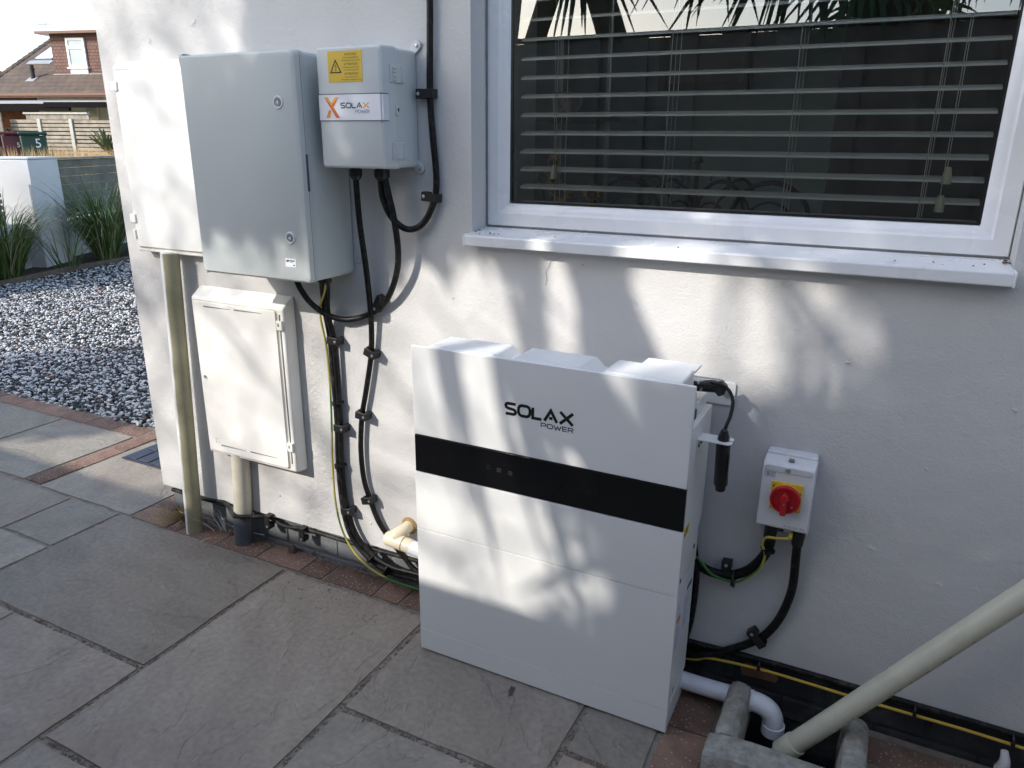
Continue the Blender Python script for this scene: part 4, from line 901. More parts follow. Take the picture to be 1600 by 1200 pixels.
q = MB(); q.tube(C9, .0042, 10); thing('dongle_lead', q, 'cable', 'thin black lead curving from the inverter top to the hanging dongle', 'cable', smooth=True)
dg_ = empty('wifi_dongle', (.770, -.15, .637), 'black stick dongle hanging in a white bracket beside the inverter', 'dongle')
q = MB(); q.lathe((.772, -.150, .637), (-.03, 0, 1), [(0, .007), (.003, .011), (.014, .0125), (.018, .0155), (.105, .0158), (.119, .0165), (.120, .010)], 18); q.build('stick', 'black_plastic', dg_, smooth=True)
q = MB(); q.lathe((.768, -.150, .762), (0, 0, 1), [(0, .013), (.006, .013), (.022, .008), (.026, .005)], 10); q.build('plug', 'black_plastic', dg_)
q = MB(); q.box(.786, .7865, -.160, -.150, .68, .73); q.build('dongle_label', 'grey_ink', dg_)
br = empty('dongle_bracket', (.76, -.15, .755), 'small white metal bracket screwed to the inverter side', 'bracket')
q = MB(); q.prism([(.7145, -.172), (.783, -.172), (.789, -.166), (.789, -.152), (.774, -.152), (.774, -.146), (.789, -.146), (.789, -.132), (.783, -.126), (.7145, -.126)], 'z', .7585, .7615); q.build('plate', 'white_metal', br, bevel=.0008)
MB().box(.7145, .7165, -.172, -.126, .730, .7584).build('flange', 'white_metal', br, bevel=.0006)
for y in (-.16, -.136): q = MB(); q.lathe((.7165, y, .742), (1, 0, 0), [(0, .004), (.002, .0035)], 10); q.build('bracket_screw', 'black_plastic', br)

# rotary isolator
ro = empty('rotary_isolator', (.907, 0, .5), 'white rotary isolator with red knob on a yellow square', 'isolator')
rbox(.8505, .9625, .510, .711, -.034, -.001, .006).build('back_box', 'iso_white', ro, bevel=.003)
b = MB(); b.prism([(-.0345, .706), (-.0345, .520), (-.074, .5385), (-.0795, .5415), (-.0800, .546), (-.0770, .690), (-.0720, .6985)], 'x', .8495, .9635); b.build('front_cover', 'iso_white', ro, bevel=.0035, seg=3)
b = MB(); b.prism(rounded(.855, .958, .679, .6955, .008), 'y', -.0790, -.0745); b.build('top_recess', 'iso_clear', ro, bevel=.002)
b = MB(); b.lathe((.905, -.0785, .6872), (0, -1, 0), [(0, .0062), (.0015, .006), (.0025, .004)], 16); b.build('cover_screw', 'screw', ro, smooth=True)
MB().box(.902, .914, -.062, -.050, .7025, .7065).build('top_mark', 'grey_ink', ro)
rbox(.8745, .9415, .590, .6575, -.0835, -.0775, .001).build('yellow_plate', 'yellow', ro, bevel=.001)
b = MB(); b.lathe((.908, -.083, .6235), (0, -1, 0), [(0, .0325), (.006, .0325), (.0065, .030)], 32); b.build('yellow_collar', 'yellow', ro, smooth=True)
b = MB(); b.lathe((.908, -.0895, .6235), (0, -1, 0), [(0, .030), (.002, .0335), (.011, .0335), (.013, .032), (.013, .0285), (.007, .027), (.006, .0)], 36); kn = b.build('knob', 'red', ro, smooth=True)
b = MB(); b.prism([(.9015, .591), (.9145, .591), (.9145, .626), (.9185, .630), (.9145, .640), (.908, .645), (.9015, .640), (.8975, .630), (.9015, .626)], 'y', -.1175, -.0965); b.build('handle', 'red', kn, bevel=.0025)
b = MB(); b.lathe((.908, -.1176, .620), (0, -1, 0), [(0, .0022), (.0006, .002)], 10); b.build('handle_rivet', 'grey_ink', kn)
q = MB(); q.box(.922, .926, -.0972, -.0966, .605, .609); q.build('padlock_hole', 'pale_ink', kn)
q = MB(); ribbon(q, [(.877, .644), (.881, .650)], .0025, -.0838); ribbon(q, [(.937, .640), (.9395, .634)], .0025, -.0838); q.build('plate_mark', 'black_ink', ro)
q = MB(); ribbon(q, [(.8575, .6655), (.8785, .6655), (.8785, .6765), (.8575, .6765)], .0008, -.0778, True); q.build('badge_outline', 'navy_ink', ro)
text('badge_text', 'BG', .0105, .868, -.0779, .6675, 'navy_ink', ro, wscale=1.15)
text('rating_text', '2P AC 32A IP65', .0072, .9335, -.0806, .5475, 'grey_ink', ro)
for x in (.880, .943):
    q = MB(); q.cyl((x+(.003 if x < .9 else 0), -.044, .532), (x, -.042, .490), .0165, 16, .0135); q.build('cable_boot', 'black_plastic', ro, smooth=True)
q = MB(); q.box(.924, .932, -.066, -.060, .512, .528); q.build('earth_terminal', 'yellow', ro)
q = MB(); q.box(.900, .912, -.078, -.060, .5325, .5375); q.build('drain_plug', 'black_plastic', ro)

# ================================================================== cables
def cable(name, pts, r, m, label, n=12, cat='cable'):
    q = MB(); q.tube(pts, r, n, 7); return thing(name, q, m, label, cat, smooth=True)
cable('supply_cable', [(-.066,-.014,2.4),(-.066,-.014,1.765),(-.068,-.014,1.651),(-.072,-.014,1.506),(-.067,-.014,1.408),(-.058,-.014,1.296),(-.068,-.016,1.233),(-.101,-.022,1.178),(-.143,-.034,1.163),(-.181,-.050,1.194),(-.197,-.064,1.244),(-.197,-.070,1.286),(-.196,-.070,1.311)], .0087, 'cable', 'thick black cable dropping beside the window and looping up into the small box')
cable('link_cable', [(-.184,-.070,1.311),(-.179,-.070,1.278),(-.164,-.060,1.178),(-.169,-.045,1.073),(-.212,-.028,.980),(-.273,-.016,.921),(-.361,-.020,.885),(-.428,-.040,.892),(-.467,-.070,.930),(-.487,-.090,.976),(-.494,-.100,1.012)], .0087, 'cable', 'black cable looping from the small box back up into the grey enclosure')
cable('drop_cable', [(-.274,-.075,1.309),(-.275,-.075,1.276),(-.282,-.060,1.172),(-.284,-.040,1.045),(-.288,-.024,.911),(-.299,-.016,.792),(-.326,-.016,.667),(-.347,-.016,.580),(-.359,-.016,.471),(-.355,-.016,.372),(-.337,-.016,.306),(-.304,-.016,.225),(-.255,-.014,.163),(-.212,-.010,.115),(-.145,-.010,.074),(.1,-.010,.06),(.6,-.012,.06)], .0083, 'cable', 'black cable running from the small box down the wall past the cream tee')
cable('enclosure_cable', [(-.395,-.100,1.015),(-.430,-.060,.975),(-.451,-.030,.895),(-.454,-.014,.812),(-.451,-.014,.668),(-.449,-.014,.533),(-.455,-.014,.395),(-.447,-.016,.248),(-.422,-.016,.148),(-.359,-.012,.078),(-.271,-.012,.045),(-.146,-.012,.048),(.2,-.014,.04),(.6,-.014,.04)], .0092, 'cable_dusty', 'dusty black cable on the left of the pair below the grey enclosure')
cable('enclosure_cable', [(-.378,-.100,1.015),(-.405,-.070,.978),(-.435,-.040,.899),(-.435,-.022,.816),(-.433,-.018,.671),(-.434,-.018,.537),(-.439,-.018,.399),(-.430,-.018,.253),(-.398,-.020,.160),(-.337,-.020,.100),(-.256,-.020,.073),(-.139,-.020,.076),(.2,-.02,.07),(.6,-.02,.07)], .0085, 'cable', 'plain black cable on the right of the pair below the grey enclosure')
cable('earth_wire', [(-.381,-.100,1.015),(-.403,-.085,.975),(-.451,-.052,.922),(-.457,-.047,.878),(-.464,-.022,.782),(-.463,-.020,.647),(-.467,-.020,.532),(-.475,-.020,.393),(-.469,-.024,.246),(-.437,-.028,.142),(-.369,-.032,.071),(-.271,-.032,.035),(-.134,-.032,.030),(.3,-.03,.02)], .0033, 'earth', 'green and yellow earth wire following the cables below the grey enclosure', 8)
cable('skirting_cable', [(-1.30,.004,.104),(-1.125,-.002,.107),(-1.018,-.002,.119),(-.905,-.066,.127),(-.880,-.066,.124),(-.797,-.006,.114),(-.727,-.004,.096),(-.619,-.004,.108),(-.458,-.002,.106),(-.301,-.002,.108),(-.151,-.002,.112),(.3,-.002,.112),(.677,-.004,.112),(.830,-.004,.118),(.989,-.004,.121),(1.208,-.004,.121),(1.369,-.004,.121),(1.518,-.004,.120),(2.2,-.004,.12)], .0075, 'cable_dusty', 'black cable clipped along the top of the plinth')
cable('yellow_wire', [(.3,-.014,.05),(.684,-.014,.062),(.769,-.016,.088),(.898,-.017,.1005),(1.007,-.017,.1015),(1.126,-.017,.100),(1.239,-.017,.101),(1.345,-.017,.1025),(1.440,-.017,.101),(1.520,-.017,.100),(2.2,-.017,.10)], .0036, 'yellow_wire', 'yellow wire running along the dark plinth to the right', 8)
cable('isolator_cable', [(.60,-.030,.40),(.679,-.022,.376),(.710,-.020,.362),(.747,-.020,.348),(.795,-.020,.351),(.840,-.020,.380),(.872,-.030,.435),(.882,-.040,.480),(.882,-.043,.505)], .0125, 'cable', 'thick black cable sagging from the inverter up to the isolator')
cable('earth_wire', [(.62,-.05,.43),(.684,-.050,.408),(.718,-.045,.391),(.754,-.040,.354),(.800,-.040,.347),(.830,-.040,.358),(.865,-.045,.401),(.876,-.050,.446),(.868,-.062,.481),(.875,-.070,.505),(.901,-.075,.512),(.924,-.068,.514),(.929,-.062,.520)], .0032, 'earth', 'green and yellow earth wire ending under the rotary isolator', 8)
cable('isolator_cable', [(.943,-.042,.500),(.944,-.030,.451),(.945,-.022,.359),(.930,-.018,.278),(.907,-.016,.222),(.880,-.014,.183),(.830,-.012,.140),(.766,-.010,.098),(.681,-.010,.070),(.5,-.010,.06)], .0105, 'cable', 'black cable hanging from the right side of the isolator down to the plinth')
cable('battery_cable', [(.690,-.034,.46),(.702,-.034,.421),(.714,-.034,.350),(.716,-.034,.275),(.708,-.032,.171),(.684,-.03,.098),(.60,-.03,.06)], .0085, 'cable', 'black cable dropping close behind the battery edge')

# cable clips: black block with a screw
clips = [(-.286,-.016,.788,20,'on the drop cable beside the long thin cable shadow, topmost'),(-.331,-.016,.585,8,'on the drop cable, middle one of its three'),(-.327,-.016,.300,-14,'on the drop cable above the cream tee'),
         (-.423,-.018,.812,3,'topmost on the cable pair below the grey enclosure'),(-.420,-.018,.528,2,'middle one on the cable pair below the enclosure'),(-.414,-.018,.240,-8,'lowest on the cable pair below the enclosure')]
def clip(x, z, ang, side, w_, h_, label):
    c = empty('cable_clip', (x, -.001, z), label, 'clip', 'black cable clips')
    q = MB(); q.box(x-w_*.85, x+w_*.35, -.036, -.0275, z-h_/2, z+h_/2); q.box(x-w_*.85, x-w_*.70, -.0275, -.001, z-h_/2, z+h_/2); q.box(x+side*.0-w_*.02, x+w_*.35, -.0275, -.001, z-h_/2, z+h_/2)
    o = q.build('saddle', 'clip', c, bevel=.0015)
    q = MB(); q.lathe((x+w_*.12, -.036, z), (0, -1, 0), [(0, .0042), (.0012, .0042), (.0016, .002)], 12); s = q.build('screw', 'screw', c, smooth=True)
    q = MB(); q.box(x-w_*1.02, x-w_*.85, -.016, -.001, z+h_*.1, z+h_*.35); q.build('tie_tail', 'clip', c)
    c.rotation_euler = (0, math.radians(ang), 0)
    return c
for (x, y, z, a, lb) in clips: clip(x, z, a, 1, .033, .023, 'black cable clip ' + lb)
def side_clip(x, z, ang, label):
    c = empty('cable_clip', (x, -.001, z), label, 'clip', 'black cable clips')
    q = MB(); q.box(x-.012, x+.034, -.0275, -.0235, z-.011, z+.011); q.box(x-.016, x+.002, -.0265, -.001, z-.012, z+.012); q.box(x+.030, x+.035, -.0275, -.001, z-.011, z+.011); q.build('saddle', 'clip', c, bevel=.001)
    q = MB(); q.lathe((x-.008, -.0265, z), (0, -1, 0), [(0, .0045), (.0015, .0045), (.002, .002)], 12); q.build('screw', 'screw', c, smooth=True)
    c.rotation_euler = (0, math.radians(ang), 0); return c
side_clip(-.092, 1.507, 0, 'upper black clip holding the cable right of the small box')
side_clip(-.084, 1.250, 6, 'lower black clip holding the cable right of the small box')
side_clip(-.268, .934, -60, 'black clip at the bottom of the loop under the small box')
side_clip(.786, .372, 84, 'black clip above the sagging cable between inverter and isolator')
side_clip(.872, .197, 45, 'black clip on the lower bend of the isolator cable')
side_clip(-.788, .096, -86, 'black clip under the plinth cable right of the gas pipe')
side_clip(-.632, .087, -86, 'black clip under the plinth cable below the gas box')
# cable ties
for (p, d, r, lb) in (((-.445, -.017, .395), (0, 0, 1), .020, 'black cable tie round the cable pair left of the tee, upper'), ((-.438, -.017, .61), (0, 0, 1), .019, 'black cable tie round the dusty cable pair beside the gas box'), ((-.335, -.018, .085), (.8, 0, -.5), .022, 'black cable tie where the cable pair turns along the paving'), ((-.275, -.018, .058), (1, 0, -.2), .022, 'black cable tie nearest the battery on the cable pair'), ((.808, -.030, .350), (1, 0, .1), .022, 'black cable tie under the sagging isolator cable'), ((.880, -.044, .462), (.3, 0, 1), .018, 'black cable tie below the isolator gland'), ((.893, -.010, .108), (1, 0, .03), .014, 'cable tie on the yellow wire near the white elbow'), ((1.25, -.010, .110), (1, 0, 0), .014, 'cable tie on the yellow wire right of the beige pipe'), ((1.448, -.010, .110), (1, 0, 0), .014, 'rightmost cable tie on the yellow wire')):
    q = MB(); q.lathe(Vector(p)-Vector(d).normalized()*.002, d, [(0, r*.9), (0, r), (.004, r), (.004, r*.9)], 18); q.box(p[0]-.004, p[0]+.004, p[1]-r-.004, p[1]-r+.002, p[2]-.006, p[2]+.003)
    tag(q.build('cable_tie', 'black_plastic'), lb, 'cable tie', 'black cable ties')

# ================================================================== pipes at the foot of the wall
tp = empty('overflow_tee', (-.19, -.06, .2), 'cream plastic pipe elbow coming out of the wall behind the inverter', 'pipe fitting')
q = MB(); q.tube([(-.195, .01, .232), (-.195, -.030, .230), (-.205, -.052, .222), (-.213, -.060, .214)], .023, 18, 4, radii=[.0185, .020, .0225, .024]); q.build('wall_branch', 'pvc_cream', tp, smooth=True)
q = MB(); q.lathe((-.246, -.060, .208), (1, 0, -.11), [(-.002, .010), (.002, .017), (.008, .0225), (.015, .0242), (.070, .0242), (.071, .0232), (.098, .0232)], 22); q.build('socket', 'pvc_cream', tp, smooth=True)
q = MB(); q.lathe((-.178, -.060, .2005), (1, 0, -.11), [(0, .0247), (.0022, .0247)], 22); q.build('joint_ring', 'grey_ink', tp)
q = MB(); q.lathe((-.195, -.001, .231), (0, -1, 0), [(0, .029), (.004, .026), (.007, .021)], 16); q.build('filler_ring', 'weed', tp, smooth=True)
wp = empty('waste_pipe', (.4, -.08, .05), 'white waste pipe running behind the battery and ending in an elbow over the gully', 'pipe')
q = MB(); q.tube([(-.160,-.060,.198),(-.10,-.062,.189),(-.07,-.066,.165),(-.03,-.07,.09),(.02,-.075,.055),(.12,-.078,.047),(.4,-.08,.047),(.724,-.08,.045),(.852,-.08,.048),(.880,-.08,.048)], .0228, 20, 5); q.build('pipe', 'pvc_white', wp, smooth=True)
q = MB(); q.tube([(.868,-.08,.0485),(.905,-.08,.048),(.930,-.08,.040),(.944,-.08,.022),(.949,-.08,-.004),(.950,-.08,-.012)], .0255, 22, 5); q.build('elbow', 'pvc_white', wp, smooth=True)
q = MB(); q.lathe((.9495, -.08, .002), (0, 0, -1), [(0, .025), (.001, .0280), (.028, .0280), (.028, .024), (.005, .024)], 22); q.build('elbow_socket', 'pvc_white', wp, smooth=True)
q = MB(); q.lathe((.866, -.08, .0485), (1, 0, 0), [(0, .024), (.001, .0272), (.028, .0272), (.029, .025)], 22); q.build('elbow_socket', 'pvc_white', wp, smooth=True)
bp_ = empty('slanting_downpipe', (1.0, -.15, 0), 'beige downpipe slanting down from the right into the gully', 'pipe')
A_, B_ = Vector((1.006, -.15, .022)), Vector((1.75, -.15, 1.085)); D_ = (B_-A_).normalized()
q = MB(); q.cyl(A_, B_, .0245, 28); q.build('pipe', 'pvc_beige', bp_, smooth=True)
q = MB(); q.lathe(A_-D_*.045, D_, [(0, .027), (.001, .0280), (.048, .0280), (.050, .0272), (.050, .024)], 28); q.build('socket', 'pvc_beige', bp_, smooth=True)
q = MB(); q.cyl(A_-D_*.04, (.965, -.15, -.10), .025, 20); q.build('tail', 'pvc_beige', bp_, smooth=True)
# print line along the pipe
q = MB(); side = D_.cross(Vector((0, -1, 0))).normalized()
for k in range(26):
    if random.random() < .7:
        c = A_ + D_*(.13+.015*k) + (side*.75 + Vector((0, -1, 0))*.66).normalized()*-.0 
        nrm = (-side*.62 + Vector((0, -1, 0))*.78).normalized() if side.z > 0 else (side*.62 + Vector((0, -1, 0))*.78).normalized()
        tt = nrm.cross(D_)*.0014; c = c + nrm*.0247; e = D_*random.uniform(.003, .006)
        q.quad(c-e-tt, c+e-tt, c+e+tt, c-e+tt)
q.build('printed_marks', 'grey_ink', bp_, kind='stuff')
# gully kerbs and hole
gh = MB()
for (a, b_) in (((.83, -.30), (1.14, -.30)), ((1.14, -.30), (1.14, .02)), ((.83, .02), (.83, -.30))): gh.quad((a[0], a[1], -.011), (b_[0], b_[1], -.011), (b_[0], b_[1], -.22), (a[0], a[1], -.22))
gh.quad((.83, -.30, -.22), (1.14, -.30, -.22), (1.14, .02, -.22), (.83, .02, -.22)); gh.build('gully', 'soil', kind='structure')
def kerb(x0, x1, y0, y1, z1, label, axis):
    q = MB(); n = 7
    # cast kerb: straight sides, softly rounded chipped top
    if axis == 'y': pr_ = [(x0-.004, -.02), (x1+.004, -.02), (x1, z1-.020), (x1-.005, z1-.007), (x1-.017, z1), (x0+.017, z1), (x0+.005, z1-.007), (x0, z1-.020)]
    else: pr_ = [(y0-.004, -.02), (y1+.004, -.02), (y1, z1-.014), (y1-.004, z1-.004), (y1-.012, z1), (y0+.012, z1), (y0+.004, z1-.004), (y0, z1-.014)]
    L0, L1 = (y0, y1) if axis == 'y' else (x0, x1); rings = []
    for i in range(n+1):
        t_ = L0 + (L1-L0)*i/n; sh_ = .012 if i in (0, n) else 0; r = []
        for (a_, z_) in pr_:
            j = noise.noise((a_*40, t_*25, z_*40))*.002; zz = z_ - (sh_ if z_ > .02 else 0) + j
            r.append((a_+j, t_, zz) if axis == 'y' else (t_, a_+j, zz))
        rings.append(r)
    q.loft(rings); o = q.build('kerb', 'concrete', smooth=True); tag(o, label, 'kerb', 'concrete kerbs round the gully')
    return o
kerb(.834, .888, -.258, -.062, .092, 'short concrete kerb left of the gully, next to the battery', 'y')
kerb(.824, 1.162, -.345, -.262, .090, 'front concrete kerb of the gully surround', 'x')
kerb(1.104, 1.160, -.258, -.062, .092, 'concrete kerb right of the gully, under the slanting pipe', 'y')
v = []; f = []
for _ in range(160): crumb(random.uniform(.84, 1.13), random.uniform(-.28, 0), -.22+random.random()*.02, random.uniform(.004, .014))
me = bpy.data.meshes.new('gully_debris'); me.from_pydata(v, [], f); me.update(); tag(link('gully_debris', me, 'dirt', kind='stuff'), 'dead leaves and grit in the gully', 'debris')
# pale rag / paint lump at the far right foot of the wall
q = MB(); q.tube([(1.44, -.01, .02), (1.443, -.02, .05), (1.438, -.018, .078)], .012, 10, 3, radii=[.014, .012, .008]); o = q.build('pipe_stub', 'pvc_white', smooth=True); tag(o, 'pale plastic stub at the foot of the wall, far right', 'pipe stub')

# weed at the foot of the conduit, dry leaf litter
def tuft(name, label, x, y, n, h, spread, m, z=0):
    q = MB()
    for _ in range(n):
        a = random.uniform(0, 2*pi); r = random.random()*spread; px, py = x+math.cos(a)*r*.5, y+math.sin(a)*r*.5
        l_ = h*random.uniform(.4, 1); P = []
        for k in range(4): t = k/3; P.append(Vector((px+math.cos(a)*r*t*1.6+random.gauss(0, .002), py+math.sin(a)*r*t, z+l_*t*(1.2-.5*t))))
        wd = random.uniform(.001, .0025); s_ = Vector((-math.sin(a), math.cos(a), 0))*wd
        for k in range(3): q.quad(P[k]-s_, P[k]+s_, P[k+1]+s_*.6, P[k+1]-s_*.6)
    o = q.build(name, m); tag(o, label, 'weed'); return o
tuft('dry_weed', 'dry yellow weed growing at the house corner by the conduit foot', -1.235, -.012, 150, .055, .075, 'weed')
tuft('dead_weed', 'thin dead stems at the plinth between conduit and gas pipe', -1.02, -.012, 26, .10, .10, 'pvc_pale')
tuft('gravel_weed', 'small green weed at the gravel edge', -2.75, .60, 30, .03, .03, 'leaf')
q = MB(); q.lathe((-.70, -.0, .0), (0, 0, 1), [(0, .018), (.008, .016), (.02, .008), (.026, .002)], 8); tag(q.build('mortar_lump', 'dirt', smooth=True), 'brown lump of mortar against the plinth below the gas box', 'lump')
q = MB(); q.prism([(.300, -.262), (.312, -.262), (.318, -.290), (.312, -.298), (.304, -.285)], 'z', .0005, .002); tag(q.build('dead_leaf', 'dirt'), 'dark dead leaf on the flagstone in front of the battery', 'leaf')

# ================================================================== front garden boundary
U = Vector((-.46, .888, 0)).normalized(); Nn = Vector((U.y, -U.x, 0))      # along the boundary, towards the house
P0 = Vector((-7.37, 3.37, 0))                                             # near corner of the pillar
def ob_box(mb, o, a0, a1, b0, b1, z0, z1):
    """box in the boundary frame: a along U, b away from the garden (-Nn)"""
    vs = [o + U*a - Nn*b + Vector((0, 0, z)) for z in (z0, z1) for a, b in ((a0, b0), (a1, b0), (a1, b1), (a0, b1))]
    mb.add(vs, [(0,3,2,1),(4,5,6,7),(0,1,5,4),(1,2,6,5),(2,3,7,6),(3,0,4,7)]); return mb
gw = empty('garden_wall', P0, 'low white rendered garden wall with a square pillar', 'garden wall')
q = MB(); ob_box(q, P0, 0, .56, 0, .56, -.1, 1.17); q.build('pillar', 'white_wall', gw, bevel=.01)
q = MB(); ob_box(q, P0, -.0, .565, -.006, .565, 1.172, 1.195); q.build('pillar_cap', 'white_wall', gw, bevel=.006)
q = MB(); ob_box(q, P0, .561, 4.2, .16, .40, -.1, .44); q.build('low_wall', 'white_wall', gw, bevel=.008)
q = MB(); ob_box(q, P0, -4.0, -.001, .16, .40, -.1, .50); q.build('low_wall', 'white_wall', gw, bevel=.008)
def slat_fence(label, a0, a1, b, z0, z1, n, m, g_):
    e_ = empty('slat_fence', P0+U*a0, label, 'fence')
    h = (z1-z0)/n
    for k in range(n):
        q = MB(); ob_box(q, P0, a0, a1, b, b+.022, z0+h*k+g_/2, z0+h*(k+1)-g_/2); q.build('slat', m, e_, bevel=.003, seg=1)
    for a in (a0+.03, (a0+a1)/2, a1-.05):
        q = MB(); ob_box(q, P0, a, a+.045, b+.023, b+.06, z0-.04, z1+.01); q.build('batten', m, e_)
slat_fence('weathered slat fence panel left of the white pillar', -1.9, -.16, .25, .52, 1.10, 9, 'fence_grey', .020)
slat_fence('dark slat fence panel right of the white pillar', .57, 3.6, .25, .46, 1.15, 7, 'fence_far', .004)
q = MB(); ob_box(q, P0, .57, 3.6, .22, .33, 1.152, 1.175); tag(q.build('fence_capping', 'fence_pale'), 'pale timber capping on the dark slat fence', 'capping')
q = MB(); vs = [(-6.70, 2.2), (-7.25, 4.62), (-7.7, 6.6), (-7.75, 6.6), (-7.30, 4.62), (-6.75, 2.2)]
q.prism([(-6.60, 1.75), (-6.756, 2.50), (-7.01, 3.33), (-7.16, 4.22), (-7.62, 6.6), (-7.66, 6.6), (-7.20, 4.22), (-7.05, 3.33), (-6.80, 2.50), (-6.64, 1.75)][::-1], 'z', -.03, .045); tag(q.build('timber_edging', 'timber_edge'), 'long timber edging between gravel and planting bed', 'edging')
q = MB(); q.add([(-6.6, 1.2, .012), (-7.0, 3.3, .012), (-7.62, 6.6, .012), (-11, 6.6, .03), (-9, 1.2, .03)], [(0,1,2,3,4)]); q.build('planting_bed', 'soil', kind='structure')
def grass_plant(x, y, n, h, label, seed):
    rn = random.Random(seed); V = []; F = []; Cc = []
    for _ in range(n):
        a = rn.uniform(0, 2*pi); r0 = rn.random()**.5*.13; px, py = x+math.cos(a)*r0, y+math.sin(a)*r0
        L = h*rn.uniform(.55, 1.2); lean = rn.uniform(.05, .55) + r0; droop = rn.uniform(.15, .8)*L
        a2 = a+rn.gauss(0, .5); wd = rn.uniform(.003, .0065); sx_, sy_ = -math.sin(a2)*wd, math.cos(a2)*wd
        k0 = len(V); n_ = 7; c = rn.choice([(.05,.10,.02), (.07,.14,.03), (.09,.16,.04), (.13,.20,.06), (.18,.22,.09)]) if rn.random() < .88 else (.32,.30,.18)
        for k in range(n_+1):
            t = k/n_; hx = lean*t*L + droop*.55*t**3; z = .02 + L*(t - .10*t*t) - droop*.62*t**4
            w_ = (1-t**2.5)*1.0+.1
            V += [(px+math.cos(a2)*hx-sx_*w_, py+math.sin(a2)*hx-sy_*w_, z), (px+math.cos(a2)*hx+sx_*w_, py+math.sin(a2)*hx+sy_*w_, z)]; Cc += [c, c]
        for k in range(n_): F.append((k0+2*k, k0+2*k+1, k0+2*k+3, k0+2*k+2))
    o_ = empty('ornamental_grass', (x, y, 0), label, 'grass plant')
    me = bpy.data.meshes.new('blades'); me.from_pydata([(p[0]-x, p[1]-y, p[2]) for p in V], [], F); me.update()
    at = me.color_attributes.new('col', 'FLOAT_COLOR', 'POINT'); at.data.foreach_set('color', np.array([(*c, 1) for c in Cc]).ravel())
    link('blades', me, 'grass', o_)
grass_plant(-7.08, 2.78, 520, 1.0, 'tall arching ornamental grass left of the white pillar', 3)
grass_plant(-7.38, 4.12, 560, 1.15, 'tall arching ornamental grass right of the white pillar', 4)
grass_plant(-7.0, 2.15, 300, .9, 'ornamental grass at the far left edge', 5)
grass_plant(-7.62, 5.0, 380, 1.1, 'ornamental grass half hidden by the house corner', 6)
grass_plant(-7.12, 3.45, 36, .72, 'few thin grass stems in front of the white pillar', 8)

# ================================================================== across the road
OO = Vector((-27.545, 16.666, 0)); E1 = Vector((.96823, .25006, 0)); E2 = Vector((-.25006, .96823, 0))
def L3(a, b, z): return OO + E1*a + E2*b + Vector((0, 0, z))
def lbox(mb, a0, a1, b0, b1, z0, z1):
    mb.add([L3(a, b, z) for z in (z0, z1) for a, b in ((a0, b0), (a1, b0), (a1, b1), (a0, b1))], [(0,3,2,1),(4,5,6,7),(0,1,5,4),(1,2,6,5),(2,3,7,6),(3,0,4,7)]); return mb
q = MB(); q.quad((-9.6, -40, -.05), (-15.5, -42, -.05), (-24, 60, -.05), (-16, 60, -.05)); q.build('road', 'asphalt', kind='structure')
q = MB(); q.add([L3(-20, -12.6, -.04), L3(30, -12.6, -.04), L3(30, -9.3, .5), L3(-20, -9.3, .5), L3(30, 8, .5), L3(-20, 8, .5)], [(0,1,2,3), (3,2,4,5)]); q.build('raised_ground', 'lawn', kind='structure')
bu = empty('bungalow', OO, 'bungalow across the road with brown tiled roof and tile hung dormer', 'house')
lbox(MB(), -2.5, -.34, 0, 7, .3, 2.86).build('brick_wall', 'red_brick', bu)
lbox(MB(), -.339, 9, .02, 7, .3, 2.90).build('wall', 'cream_paint', bu)
def uvmesh(name, quads, m, parent, us):
    V = []; F = []; UV = []
    for (A, B, Cq, Dq) in quads:
        k = len(V); V += [A, B, Cq, Dq]; F.append((k, k+1, k+2, k+3)); UV += [(0, 0), ((B-A).length, 0), ((B-A).length, (Cq-B).length), (0, (Dq-A).length)]
    off = parent.location
    me = bpy.data.meshes.new(name); me.from_pydata([tuple(p-off) for p in V], [], F); me.update()
    ul = me.uv_layers.new(name='UVMap')
    for i, lp in enumerate(me.loops): ul.data[i].uv = (UV[lp.vertex_index][0]/us, UV[lp.vertex_index][1]/us)
    return link(name, me, m, parent)
rz_ = lambda b: 2.95 + .56*(b+.4)
roof = uvmesh('roof', [(L3(-2.7, -.45, rz_(-.45)), L3(10, -.45, rz_(-.45)), L3(10, 4.6, rz_(4.6)), L3(-2.7, 4.6, rz_(4.6))), (L3(10, 9.6, rz_(-.4)), L3(-2.7, 9.6, rz_(-.4)), L3(-2.7, 4.6, rz_(4.6)), L3(10, 4.6, rz_(4.6)))], 'roof_tile', bu, 1.0)
q = MB()
for k in range(17):      # stepped tile ends up the verge
    b0 = -.45+.297*k; q.add([L3(-2.74, b0, rz_(b0)+.035), L3(-2.5, b0, rz_(b0)+.035), L3(-2.5, b0+.30, rz_(b0+.3)+.01), L3(-2.74, b0+.30, rz_(b0+.3)+.01), L3(-2.74, b0, rz_(b0)-.02), L3(-2.5, b0, rz_(b0)-.02)], [(0,1,2,3), (4,5,1,0), (4,0,3)])
q.build('verge_tiles', 'roof_tile', bu)
lbox(MB(), -2.7, 10, -.55, -.44, 2.86, 2.95).build('gutter', 'brown_pvc', bu); lbox(MB(), -2.7, 10, -.43, .01, 2.80, 2.87).build('soffit', 'brown_pvc', bu)
dm = empty('dormer', (0, 0, 0)); dm.parent = bu
def sub(mb, name, m, parent): 
    return mb.build(name, m, parent)
uvmesh_parent_off = None
V4 = [(L3(-.235, 1.0, 3.66), L3(5, 1.0, 3.66), L3(5, 1.0, 5.06), L3(-.235, 1.0, 5.06)), (L3(-.235, 4.2, 3.66), L3(-.235, 1.0, 3.66), L3(-.235, 1.0, 5.06), L3(-.235, 4.2, 5.06))]
tc_ = uvmesh('tile_cladding', V4, 'hung_tile', bu, 1.0); tc_.parent = dm
